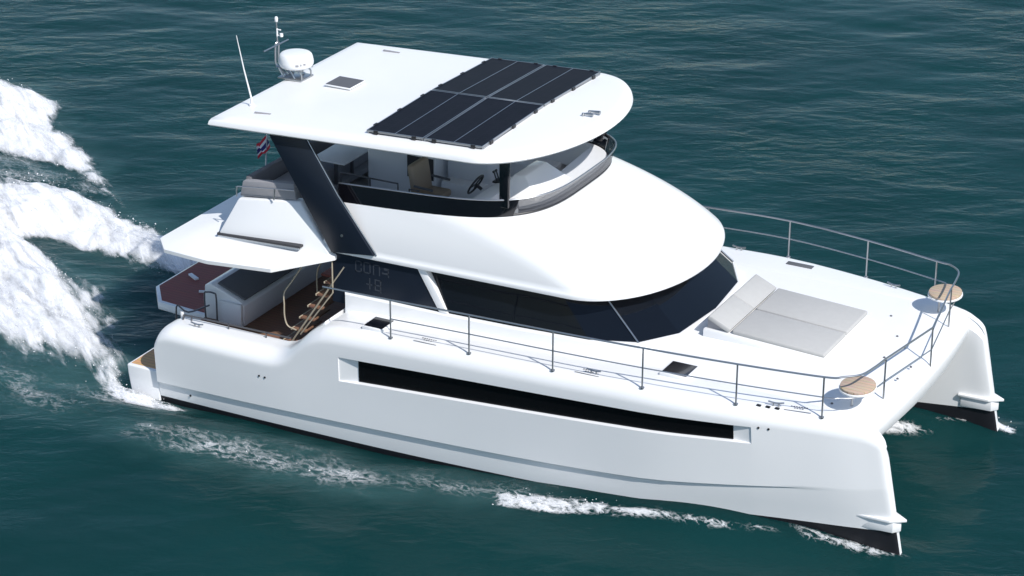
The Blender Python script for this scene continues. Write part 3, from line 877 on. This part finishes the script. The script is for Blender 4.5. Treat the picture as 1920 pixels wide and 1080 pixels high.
# ---- bow seats of teak on a steel leg
for s in (-1, 1):
    pts = []
    for k in range(22):
        a = 2 * math.pi * k / 22
        pts.append((13.59 + .28 * math.cos(a), s * 2.12 + .34 * math.sin(a)))
    bs = MB().prism(pts, 'z', 2.205, 2.245, .008).build('bow_seat', M['paleteak'], Y, True, 40)
    MB().prism([(13.57 + (x - 13.57) * 1.06, s * 2.1 + (y - s * 2.1) * 1.05) for x, y in pts], 'z', 2.17, 2.203, .01).build('seat_rim', M['gelcoat'], bs, True, 40)
    MB().tube([(13.5, s * 2.1, 1.78), (13.5, s * 2.1, 2.18)], .02, 8).build('leg', M['steel'], bs)

# ---- foredeck sunpad
sp = MB().prism([(10.42, 1.85), (12.62, 1.85), (12.64, 2.03), (10.92, 2.11), (10.42, 2.11)], 'y', -1.05, 1.02, .02)
pad = sp.build('sunpad', M['gelcoat'], Y)
for s in (-1, 1):
    ya, yb = (-1.03, -.035) if s < 0 else (.005, 1.0)
    MB().hexa([(10.94, ya, 2.105), (12.60, ya, 2.025), (12.60, yb, 2.025), (10.94, yb, 2.105), (10.94, ya, 2.195), (12.60, ya, 2.105), (12.60, yb, 2.105), (10.94, yb, 2.195)], .03).build('mattress', M['cushion'], pad, True, 50)
    ya, yb = (-1.03, -.02) if s < 0 else (-.016, 1.0)
    bk = MB().hexa([(10.47, ya, 2.295), (10.87, ya, 2.11), (10.87, yb, 2.11), (10.47, yb, 2.295), (10.52, ya, 2.37), (10.925, ya, 2.19), (10.925, yb, 2.19), (10.52, yb, 2.37)], .022)
    bk.build('backrest', M['cushion'], pad, True, 50)
    MB().prism([(10.47, 2.112), (10.85, 2.112), (10.48, 2.285)], 'y', ya + .05, yb - .05, .008).build('backrest_support', M['greyfab'], pad)

# ---- hatches, cleats, deck markings, drains
def hatch(x, y, lx, ly, glass=M['blackgloss'], rz=0.0, parent=Y):
    z = zdeck(x) + .012
    T = Matrix.Translation((x, y, z)) @ Matrix.Rotation(rz, 4, 'Z')
    h = MB().box(-lx / 2, lx / 2, -ly / 2, ly / 2, -.02, .045, .012, mat=T).build('deck_hatch', M['gelcoat'], parent)
    MB().box(-lx / 2 + .03, lx / 2 - .03, -ly / 2 + .03, ly / 2 - .03, .046, .052, mat=T).build('hatch_glass', glass, h, False)
for s in (-1, 1):
    hatch(5.12, s * 2.80, .42, .46)
hatch(10.58, -2.33, .50, .52)
MB().box(10.62 - .25, 10.62 + .25, 2.84 - .07, 2.84 + .07, ZT(10.6) - .01, ZT(10.6) + .012, .005).build('deck_vent', M['darkfab'], Y)
def cleat(x, y, rz=0):
    z = ZT(x)
    T = Matrix.Translation((x, y, z)) @ Matrix.Rotation(rz, 4, 'Z')
    c = MB()
    pts = [T @ Vector(p) for p in ((-.13, 0, .075), (-.06, 0, .06), (0, 0, .055), (.06, 0, .06), (.13, 0, .075))]
    c.tube(pts, .014, 6)
    for dx in (-.045, .045):
        c.tube([T @ Vector((dx, 0, -.01)), T @ Vector((dx, 0, .06))], .014, 6)
    c.build('cleat', M['steel'], Y)
for s in (-1, 1):
    cleat(9.35, s * 3.02); cleat(12.45, s * 2.72, s * -.18); cleat(1.4, s * 2.95)
for (x, y) in ((12.2, -2.83), (12.35, -2.81), (12.5, -2.785)):
    z = ZT(x) + .004
    dm = MB(); dm.box(x - .035, x + .035, y - .022, y + .022, z - .01, z + .01)
    dm.build('deck_drain', M['black'], Y, False)
def decal(x, y, rz):
    z = ZT(x) + .002
    T = Matrix.Translation((x, y, z)) @ Matrix.Rotation(rz, 4, 'Z')
    d = MB()
    for row, (dy, n_, w0) in enumerate(((.06, 7, .035), (0.0, 4, .04))):
        for k in range(n_):
            xx = (k - (n_ - 1) / 2) * .042
            d.box(xx - .014, xx + .014, dy - .012, dy + .012, 0, .003, mat=T)
    d.box(-.22, .22, -.105, -.092, 0, .003, mat=T)
    d.build('deck_marking', M['marking'], Y, False)
decal(6.2, -3.0, 0); decal(9.25, -2.98, 0); decal(12.8, -2.62, .18)
for (x, y) in ((12.9, 1.35), (13.3, .55), (13.4, -.35), (13.55, .2), (13.9, -.45), (13.85, -.95), (13.2, -2.2)):
    z = zdeck(min(x, 13.6)) + .13 * (1 - (y / 2.35) ** 2)
    fx = MB(); fx.lathe([(.022, -.005), (.022, .012), (.01, .02)], (x, y, z), 10)
    fx.build('deck_fitting', M['marking'], Y)

# ------------------------------------------------------------------ sea
def axis(a, b, step, far, grow=1.22):
    mid = list(np.arange(a, b + 1e-6, step))
    d = step; hi = []; x = b
    while x < far:
        d *= grow; x += d; hi.append(x)
    d = step; lo = []; x = a
    while x > -far:
        d *= grow; x -= d; lo.append(x)
    return np.array(lo[::-1] + mid + hi)

CD_ = np.array([0.883, 0.469])          # along the crests
PD_ = np.array([-0.469, 0.883])
waves = []
for k in range(70):
    lam = 0.45 * (9.0 ** rng.random())
    an = rng.normal(0, 0.42)
    d = PD_ * math.cos(an) + CD_ * math.sin(an)
    amp = 0.0012 * lam ** 0.75
    waves.append((d * 2 * math.pi / lam, rng.random() * 6.283, amp))
def swell(X, Yv):
    Z = np.zeros_like(X)
    for k, ph, a in waves:
        Z += a * np.sin(X * k[0] + Yv * k[1] + ph)
    return Z
HW = Tab((-1, -0.15), (1, -0.14), (5, -0.09), (8, .10), (10, .26), (11.5, .36), (13, .30), (14.2, .16), (14.6, .10), (16, 0))
hwx = np.linspace(-1, 16, 200); hwy = np.array([HW(x) for x in hwx])
hox = np.linspace(0.5, 14.6, 120); hoy = np.array([YO(min(x, 14.2)) for x in hox])
hiy = np.array([YI(min(x, 14.2)) for x in hox])
def hullwave(X, Yv):
    A = np.abs(Yv)
    h = np.interp(X, hwx, hwy, left=0, right=0)
    yo = np.interp(X, hox, hoy); yi = np.interp(X, hox, hiy)
    dist = np.maximum(A - yo + .12, yi + .1 - A)
    dist = np.maximum(dist, 0)
    fade = sm(-1.2, .5, X) * (1 - sm(14.4, 15.6, X))
    return h * np.exp(-(dist / .45) ** 2) * fade
# foam patches, outlines on the water in metres
FP = dict(
 crest=([(-6.0, 4.65), (-7.9, 6.23), (-9.64, 7.53), (-10.92, 9.0), (-12.11, 9.49), (-13.23, 9.67), (-16, 10.2), (-15, 6.4), (-10.9, 5.4), (-9.6, 5.35), (-8.6, 5.3), (-7.6, 5.1)], .97, .6, .5, .9),
 port=([(-1.2, 2.6), (-2.6, 2.85), (-3.62, 3.12), (-4.83, 3.62), (-5.8, 3.98), (-7.09, 4.37), (-7.95, 4.16), (-8.64, 3.9), (-10.5, 3.55), (-14, 3.3), (-14, -.6), (-8.0, -.4), (-6.5, 0.19), (-6.11, 0.73), (-5.98, 1.63), (-5.31, 1.66), (-4.66, 1.52), (-3.86, 1.55), (-3.2, 1.5), (-2.35, 1.35), (-1.2, 1.45)], .97, .5, .4, .6),
 star=([(-0.15, -2.7), (-.4, -2.55), (-1.06, -1.91), (-1.96, -1.14), (-3.39, 0.0), (-4.7, 0.85), (-5.84, 1.53), (-7.04, 1.9), (-9, 2.2), (-9, -1.2), (-6, -1.3), (-4.5, -1.45), (-3.51, -1.6), (-2.66, -1.9), (-1.78, -2.45), (-0.77, -2.95), (-0.05, -3.05)], 1.0, .6, .5, .6),
 mist=([(-.1, -2.3), (-3.2, .4), (-8, 2), (-12, 2), (-12, -3.6), (-6, -3.3), (-3.0, -3.2), (-.6, -3.4)], .80, 1.3, .3, .9),
 haze=([(.2, -2.63), (-1.93, -2.0), (-4.3, -1.5), (-9, -1.7), (-9, -5.2), (-4.9, -5.0), (-1.6, -5.3), (0.27, -4.6), (1.2, -3.6), (1.24, -3.1)], .24, .8, .04, .3),
 side=([(0.13, -4.2), (0.93, -4.05), (2.5, -3.7), (5.35, -3.45), (7.97, -3.2), (9.0, -3.25), (8.69, -3.85), (7.03, -4.53), (5.37, -5.15), (3.26, -5.2), (1.82, -5.4), (0.77, -5.1)], .27, .65, .05, .3),
 streak=([(7.87, -3.7), (8.48, -3.52), (9.32, -3.42), (10.59, -3.36), (11.84, -3.2), (12.6, -3.02), (12.9, -3.02), (12.1, -3.28), (11.3, -3.45), (9.6, -3.72), (8.74, -3.97), (8.09, -4.07)], .66, .13, .10, .12),
 sternmist=([(-1.6, -2.2), (-.5, -2.5), (-.1, -3.05), (1.5, -3.2), (1.2, -3.7), (.2, -3.8), (-.9, -3.3)], .85, .3, .34, .35),
 bowbit=([(12.6, -2.85), (14.3, -2.55), (14.85, -2.5), (14.3, -2.8), (13.2, -3.05)], .50, .12, .05, .1),
 farbow=([(12.0, 1.7), (13.4, 2.1), (14.5, 2.45), (15.0, 2.5), (14.9, 2.85), (14.2, 2.95), (13.9, 2.4), (13.0, 1.9), (12.2, 1.5)], .8, .15, .16, .2),
 inner=([(12.2, 1.2), (13.0, 1.5), (13.6, 1.9), (13.2, 2.0), (12.4, 1.8)], .75, .2, .12, .2),
 midbit=([(-3.2, 1.7), (-1.4, 1.6), (-.7, 1.0), (-2.0, .9), (-3.4, 1.2)], .33, .4, .03, .3),
 streaks=([(-3.9, 3.15), (-6.25, 4.7), (-9, 5.4), (-12, 5.4), (-12, 3.5), (-8, 4.2), (-5.6, 4.2)], .34, .2, .08, .2),
 crestline=([(-3.7, 3.05), (-5.2, 3.98), (-6.4, 4.8), (-6.6, 4.72), (-5.2, 3.86), (-3.8, 2.98)], .62, .08, .12, .1),
 backbit=([(-3.6, 3.3), (-1.5, 5.2), (-0.2, 5.2), (-2.6, 2.9)], .34, .5, .02, .3),
)
def sdf(poly, X, Yv):
    """signed distance, positive inside"""
    P = np.array(poly); n = len(P)
    d = np.full(X.shape, 1e9); ins = np.zeros(X.shape, bool)
    for i in range(n):
        a = P[i]; b = P[(i + 1) % n]
        ex, ey = b - a
        wx, wy = X - a[0], Yv - a[1]
        t = np.clip((wx * ex + wy * ey) / (ex * ex + ey * ey), 0, 1)
        d = np.minimum(d, (wx - ex * t) ** 2 + (wy - ey * t) ** 2)
        c = ((a[1] <= Yv) & (b[1] > Yv)) | ((b[1] <= Yv) & (a[1] > Yv))
        with np.errstate(divide='ignore', invalid='ignore'):
            xi = a[0] + (Yv - a[1]) / (ey if ey else 1e-9) * ex
        ins ^= c & (X < xi)
    d = np.sqrt(d)
    return np.where(ins, d, -d)
# cheap value-noise built from random sines for lumps
lump = [(rng.normal(0, 1, 2) * f_, rng.random() * 6.28, 1 / f_ ** .8) for f_ in (1.2, 1.7, 2.5, 3.5, 5, 7, 10, 13) for _ in range(5)]
def lumps(X, Yv):
    Z = np.zeros_like(X)
    for k, ph, a in lump:
        Z += a * np.sin(X * k[0] + Yv * k[1] + ph)
    return Z / 3.0
COARSE = ('crest', 'port', 'star', 'mist')
def finefield(X, Yv):
    F = np.ones_like(X)
    for nm in COARSE:
        F = np.minimum(F, 1 - sm(-.5, .3, sdf(FP[nm][0], X, Yv)))
    return F
def foamfield(X, Yv):
    D = np.zeros_like(X); H = np.zeros_like(X)
    wob = lumps(X * 1.3, Yv * 1.3) * .10 + lumps(X * 4, Yv * 4) * .03
    for nm, (poly, dens, feath, hgt, hf) in FP.items():
        s_ = sdf(poly, X, Yv) + wob * min(1, feath * 2)
        D = np.maximum(D, dens * sm(-feath * .35, feath, s_))
        H = np.maximum(H, hgt * sm(0, hf * 1.6, s_))
    return D, H

gx = axis(-17.5, 18.0, 0.13, 2500); gy = axis(-10.5, 31.0, 0.13, 2500)
XX, YY = np.meshgrid(gx, gy, indexing='ij')
far = 1 - sm(0, 14, np.maximum(np.maximum(-17.5 - XX, XX - 18), np.maximum(-10.5 - YY, YY - 31)))
def waterz(X, Yv):
    D, H = foamfield(X, Yv)
    return WATER_Z + swell(X, Yv) + hullwave(X, Yv) + (H * .35 + D * .05 * lumps(X * 1.5, Yv * 1.5))
ZZ = np.where(far > 0, 0, 0) + WATER_Z
inner = far > 0
zin = waterz(XX[inner], YY[inner])
ZZ = np.full(XX.shape, WATER_Z); ZZ[inner] = WATER_Z + (zin - WATER_Z) * far[inner]

def gridmesh(name, X, Yv, Z, mat, keep=None, attrs=None):
    nx_, ny_ = X.shape
    idx = np.arange(nx_ * ny_).reshape(nx_, ny_)
    q = np.stack([idx[:-1, :-1], idx[1:, :-1], idx[1:, 1:], idx[:-1, 1:]], -1).reshape(-1, 4)
    co = np.stack([X.ravel(), Yv.ravel(), Z.ravel()], 1)
    if keep is not None:
        kq = keep.ravel()[q].any(1)
        q = q[kq]
        used = np.unique(q); remap = np.full(len(co), -1); remap[used] = np.arange(len(used))
        q = remap[q]; co = co[used]
        if attrs: attrs = {k: a.ravel()[used] for k, a in attrs.items()}
    elif attrs:
        attrs = {k: a.ravel() for k, a in attrs.items()}
    return co, q, attrs

def frommesh(name, co, q, mats, attrs=None):
    me = bpy.data.meshes.new(name)
    me.vertices.add(len(co)); me.vertices.foreach_set('co', co.astype(np.float32).ravel())
    me.loops.add(q.size); me.loops.foreach_set('vertex_index', q.astype(np.int32).ravel())
    me.polygons.add(len(q)); me.polygons.foreach_set('loop_start', np.arange(0, q.size, q.shape[1], dtype=np.int32))
    me.update(calc_edges=True)
    me.polygons.foreach_set('use_smooth', np.ones(len(q), bool))
    me.materials.append(mats)
    if attrs:
        for k, a in attrs.items():
            at = me.attributes.new(k, 'FLOAT', 'POINT'); at.data.foreach_set('value', a.astype(np.float32))
    me.validate()
    o = bpy.data.objects.new(name, me)
    COL.objects.link(o)
    return o

def water_mat():
    mt, nt, p = nodemat('sea_water')
    tc = N(nt, "ShaderNodeTexCoord")
    rot = N(nt, "ShaderNodeMapping"); rot.inputs["Rotation"].default_value = (0, 0, -math.atan2(CD_[1], CD_[0]))
    nt.links.new(tc.outputs["Object"], rot.inputs["Vector"])
    def noise(sx, sy, sc, det, dist=0.0):
        mp = N(nt, "ShaderNodeMapping"); mp.inputs["Scale"].default_value = (sx, sy, 1)
        nt.links.new(rot.outputs[0], mp.inputs["Vector"])
        n = N(nt, "ShaderNodeTexNoise"); n.inputs["Scale"].default_value = sc; n.inputs["Detail"].default_value = det
        n.inputs["Distortion"].default_value = dist
        nt.links.new(mp.outputs[0], n.inputs["Vector"])
        return n
    n1 = noise(.62, 1.3, 2.3, 5, .5)
    n2 = noise(.6, 1.2, 6.5, 3, .2)
    pm = noise(1, 1, .16, 3)
    mr = N(nt, "ShaderNodeMapRange"); mr.inputs[1].default_value = .38; mr.inputs[2].default_value = .66; mr.inputs[3].default_value = .12; mr.inputs[4].default_value = .56
    nt.links.new(pm.outputs["Fac"], mr.inputs[0])
    ad = N(nt, "ShaderNodeMath", operation='MULTIPLY_ADD'); ad.inputs[1].default_value = .22
    nt.links.new(n2.outputs["Fac"], ad.inputs[0]); nt.links.new(n1.outputs["Fac"], ad.inputs[2])
    b = N(nt, "ShaderNodeBump"); b.inputs["Distance"].default_value = 0.14
    st_ = N(nt, "ShaderNodeMath", operation='MULTIPLY'); st_.inputs[1].default_value = 0.75
    nt.links.new(mr.outputs[0], st_.inputs[0])
    nt.links.new(st_.outputs[0], b.inputs["Strength"])
    nt.links.new(ad.outputs[0], b.inputs["Height"])
    nt.links.new(b.outputs[0], p.inputs["Normal"])
    cn = noise(1, 1, .22, 2)
    mx = N(nt, "ShaderNodeMix", data_type='RGBA')
    mx.inputs[6].default_value = (0.0042, 0.026, 0.027, 1); mx.inputs[7].default_value = (0.0068, 0.046, 0.048, 1)
    nt.links.new(cn.outputs["Fac"], mx.inputs[0])
    aa = N(nt, "ShaderNodeAttribute", attribute_name='air')
    am = N(nt, "ShaderNodeMath", operation='MULTIPLY'); an_ = noise(.5, 1.2, 1.6, 6, .6)
    ar_ = N(nt, "ShaderNodeMapRange"); ar_.inputs[1].default_value = .3; ar_.inputs[2].default_value = .7; ar_.inputs[3].default_value = .25; ar_.inputs[4].default_value = .8
    nt.links.new(an_.outputs["Fac"], ar_.inputs[0]); nt.links.new(ar_.outputs[0], am.inputs[1]); nt.links.new(aa.outputs["Fac"], am.inputs[0])
    m2 = N(nt, "ShaderNodeMix", data_type='RGBA'); m2.inputs[7].default_value = (0.075, 0.17, 0.175, 1)
    nt.links.new(am.outputs[0], m2.inputs[0]); nt.links.new(mx.outputs[2], m2.inputs[6])
    nt.links.new(m2.outputs[2], p.inputs["Base Color"])
    p.inputs["Roughness"].default_value = 0.14
    p.inputs["IOR"].default_value = 1.33
    p.inputs["Specular IOR Level"].default_value = 0.09
    p.subsurface_method = 'BURLEY'
    p.inputs["Subsurface Weight"].default_value = 1.0
    p.inputs["Subsurface Radius"].default_value = (0.5, 1.0, 1.0)
    p.inputs["Subsurface Scale"].default_value = 2.0
    return mt
# aerated water round the jets is paler and greener
AER = np.zeros(XX.shape)
for nm_, w_, a_, b_ in (('crest', .6, -.7, .6), ('port', .8, -1.0, .6), ('star', .8, -1.0, .6), ('mist', 1.0, -1.3, 1.0), ('haze', .55, -.8, 1.2), ('side', .35, -.5, .5), ('streaks', .55, -.4, .4), ('sternmist', .8, -.5, .4)):
    AER[inner] = np.maximum(AER[inner], w_ * sm(a_, b_, sdf(FP[nm_][0], XX[inner], YY[inner]) + .25 * lumps(XX[inner] * .9, YY[inner] * .9)))
co, q, wat = gridmesh('sea', XX, YY, ZZ, None, None, {'air': AER})
sea = frommesh('sea', co, q, water_mat(), wat)
sea['kind'] = 'structure'

def foam_mat():
    mt, nt, p = nodemat('sea_foam')
    out = nt.nodes["Material Output"]
    at = N(nt, "ShaderNodeAttribute", attribute_name='dens'); 
    tc = N(nt, "ShaderNodeTexCoord")
    rot = N(nt, "ShaderNodeMapping"); rot.inputs["Rotation"].default_value = (0, 0, math.atan2(.57, .82))
    nt.links.new(tc.outputs["Object"], rot.inputs["Vector"])
    mp = N(nt, "ShaderNodeMapping"); mp.inputs["Scale"].default_value = (.34, 1.35, .6)
    nt.links.new(rot.outputs[0], mp.inputs["Vector"])
    n1 = N(nt, "ShaderNodeTexNoise"); n1.inputs["Scale"].default_value = 1.35; n1.inputs["Detail"].default_value = 7; n1.inputs["Roughness"].default_value = .58; n1.inputs["Distortion"].default_value = .9
    nt.links.new(mp.outputs[0], n1.inputs["Vector"])
    n2 = N(nt, "ShaderNodeTexNoise"); n2.inputs["Scale"].default_value = 7.0; n2.inputs["Detail"].default_value = 5; n2.inputs["Roughness"].default_value = .6; n2.inputs["Distortion"].default_value = .8
    nt.links.new(mp.outputs[0], n2.inputs["Vector"])
    av = N(nt, "ShaderNodeMix", data_type='FLOAT'); fa = N(nt, "ShaderNodeAttribute", attribute_name='fine'); fm_ = N(nt, "ShaderNodeMapRange"); fm_.inputs[3].default_value = .24; fm_.inputs[4].default_value = .80
    nt.links.new(fa.outputs["Fac"], fm_.inputs[0]); nt.links.new(fm_.outputs[0], av.inputs[0])
    nt.links.new(n1.outputs["Fac"], av.inputs[2]); nt.links.new(n2.outputs["Fac"], av.inputs[3])
    # softer variation in the thick plumes, thin lace where the foam is sparse
    rg1 = N(nt, "ShaderNodeMath", operation='SUBTRACT'); rg1.inputs[1].default_value = .5
    mp3 = N(nt, "ShaderNodeMapping"); mp3.inputs["Scale"].default_value = (.55, 1.15, .8); mp3.inputs["Rotation"].default_value = (0, 0, -.08)
    nt.links.new(tc.outputs["Object"], mp3.inputs["Vector"])
    n3 = N(nt, "ShaderNodeTexNoise"); n3.inputs["Scale"].default_value = 6.5; n3.inputs["Detail"].default_value = 6; n3.inputs["Roughness"].default_value = .65; n3.inputs["Distortion"].default_value = .5
    n4 = N(nt, "ShaderNodeTexNoise"); n4.inputs["Scale"].default_value = 1.6; n4.inputs["Detail"].default_value = 6; n4.inputs["Roughness"].default_value = .6
    nt.links.new(mp3.outputs[0], n3.inputs["Vector"]); nt.links.new(mp3.outputs[0], n4.inputs["Vector"])
    nt.links.new(n3.outputs["Fac"], rg1.inputs[0])
    rg2 = N(nt, "ShaderNodeMath", operation='ABSOLUTE'); nt.links.new(rg1.outputs[0], rg2.inputs[0])
    rg3 = N(nt, "ShaderNodeMath", operation='MULTIPLY_ADD'); rg3.inputs[1].default_value = -4.2; rg3.inputs[2].default_value = .74; nt.links.new(rg2.outputs[0], rg3.inputs[0])
    lace = N(nt, "ShaderNodeMix", data_type='FLOAT'); lace.inputs[0].default_value = .5
    nt.links.new(rg3.outputs[0], lace.inputs[2]); nt.links.new(n4.outputs["Fac"], lace.inputs[3])
    c1 = N(nt, "ShaderNodeMath", operation='SUBTRACT'); c1.inputs[1].default_value = .5; nt.links.new(av.outputs[0], c1.inputs[0])
    c2 = N(nt, "ShaderNodeMath", operation='MULTIPLY_ADD'); c2.inputs[1].default_value = 1.6; c2.inputs[2].default_value = .5; nt.links.new(c1.outputs[0], c2.inputs[0])
    fin = N(nt, "ShaderNodeMix", data_type='FLOAT')
    nt.links.new(fa.outputs["Fac"], fin.inputs[0]); nt.links.new(c2.outputs[0], fin.inputs[2]); nt.links.new(lace.outputs[0], fin.inputs[3])
    th = N(nt, "ShaderNodeMapRange"); th.inputs[1].default_value = 0; th.inputs[2].default_value = 1; th.inputs[3].default_value = .76; th.inputs[4].default_value = .15
    nt.links.new(at.outputs["Fac"], th.inputs[0])
    sb = N(nt, "ShaderNodeMath", operation='SUBTRACT')
    nt.links.new(fin.outputs[0], sb.inputs[0]); nt.links.new(th.outputs[0], sb.inputs[1])
    al = N(nt, "ShaderNodeMapRange", interpolation_type='SMOOTHSTEP'); al.inputs[1].default_value = -.10; al.inputs[2].default_value = .38; al.inputs[3].default_value = 0; al.inputs[4].default_value = .95
    nt.links.new(sb.outputs[0], al.inputs[0])
    nt.links.new(al.outputs[0], p.inputs["Alpha"])
    p.inputs["Base Color"].default_value = (.88, .885, .90, 1)
    p.inputs["Roughness"].default_value = .9
    p.inputs["Specular IOR Level"].default_value = .1
    bp = N(nt, "ShaderNodeBump"); bp.inputs["Strength"].default_value = .12; bp.inputs["Distance"].default_value = .08
    nt.links.new(av.outputs[0], bp.inputs["Height"]); nt.links.new(bp.outputs[0], p.inputs["Normal"])
    return mt
FM = foam_mat()
fx_ = np.arange(-17, 15.2, .075); fy_ = np.arange(-6.2, 11, .075)
FX, FY = np.meshgrid(fx_, fy_, indexing='ij')
Dn, Hn = foamfield(FX, FY); Fn = finefield(FX, FY)
WZ = WATER_Z + swell(FX, FY) + hullwave(FX, FY) + (Hn * .35 + Dn * .05 * lumps(FX * 1.5, FY * 1.5))
lu = lumps(FX * 2.2 + 3, FY * 2.2)
cos_, qs_, ds_, fn_ = [], [], [], []; off = 0
for k in range(3):
    zl = WZ + .012 + k * .34 * Hn * (1 + .07 * lu)
    dl = np.clip(Dn * (1 - .10 * k) - (.0 if k == 0 else .06 * k), 0, 1)
    keep = (dl > .03) & ((k == 0) | (Hn > .03))
    # nothing inside the hulls
    inh = (np.abs(FY) > np.interp(FX, hox, hiy) + .02) & (np.abs(FY) < np.interp(FX, hox, hoy) - .12) & (FX > -.02) & (FX < 14.4)
    keep &= ~inh
    co, q, at = gridmesh('f', FX, FY, zl, None, keep, {'dens': dl, 'fine': Fn})
    if len(co) == 0: continue
    cos_.append(co); qs_.append(q + off); ds_.append(at['dens']); fn_.append(at['fine']); off += len(co)
foam = frommesh('wake_foam', np.concatenate(cos_), np.concatenate(qs_), FM, {'dens': np.concatenate(ds_), 'fine': np.concatenate(fn_)})
foam['kind'] = 'stuff'; foam['label'] = 'churned white foam of the wake spreading behind both sterns'; foam['category'] = 'foam'

# spray droplets thrown up along the foam edges
spm = simple('spray_drops', (.85, .87, .88), .5)
def drops(n):
    X = rng.uniform(-14, 15.2, n * 30); Yv = rng.uniform(-6, 10.5, n * 30)
    D, H = foamfield(X, Yv)
    w = D ** 2 * np.exp(-((D - .6) / .3) ** 2) * (0.12 + H * 2.2)
    k = rng.random(len(X)) < w / w.max()
    X, Yv, D, H = X[k][:n], Yv[k][:n], D[k][:n], H[k][:n]
    z = WATER_Z + hullwave(X, Yv) + .02 + rng.random(len(X)) ** 1.6 * (.06 + H * 1.5)
    jx = rng.normal(0, .06, len(X)); jy = rng.normal(0, .06, len(X))
    return X + jx, Yv + jy, z
dx_, dy_, dz_ = drops(14000)
inh = (np.abs(dy_) > np.interp(dx_, hox, hiy)) & (np.abs(dy_) < np.interp(dx_, hox, hoy) + .02) & (dx_ > -.1) & (dx_ < 14.7)
dx_, dy_, dz_ = dx_[~inh], dy_[~inh], dz_[~inh]
rr = .004 + .012 * rng.random(len(dx_)) ** 3
octv = np.array([(1, 0, 0), (-1, 0, 0), (0, 1, 0), (0, -1, 0), (0, 0, 1.0), (0, 0, -1.0)])
octf = np.array([(0, 2, 4), (2, 1, 4), (1, 3, 4), (3, 0, 4), (2, 0, 5), (1, 2, 5), (3, 1, 5), (0, 3, 5)])
st3 = rng.uniform(.6, 1.6, (len(dx_), 1, 3))
co = np.stack([dx_, dy_, dz_], 1)[:, None, :] + octv[None] * rr[:, None, None] * st3
q = (octf[None] + (np.arange(len(dx_)) * 6)[:, None, None]).reshape(-1, 3)
spray = frommesh('spray', co.reshape(-1, 3), q, spm)
spray['kind'] = 'stuff'; spray['label'] = 'fine white spray drops flying above the wake foam'; spray['category'] = 'spray'
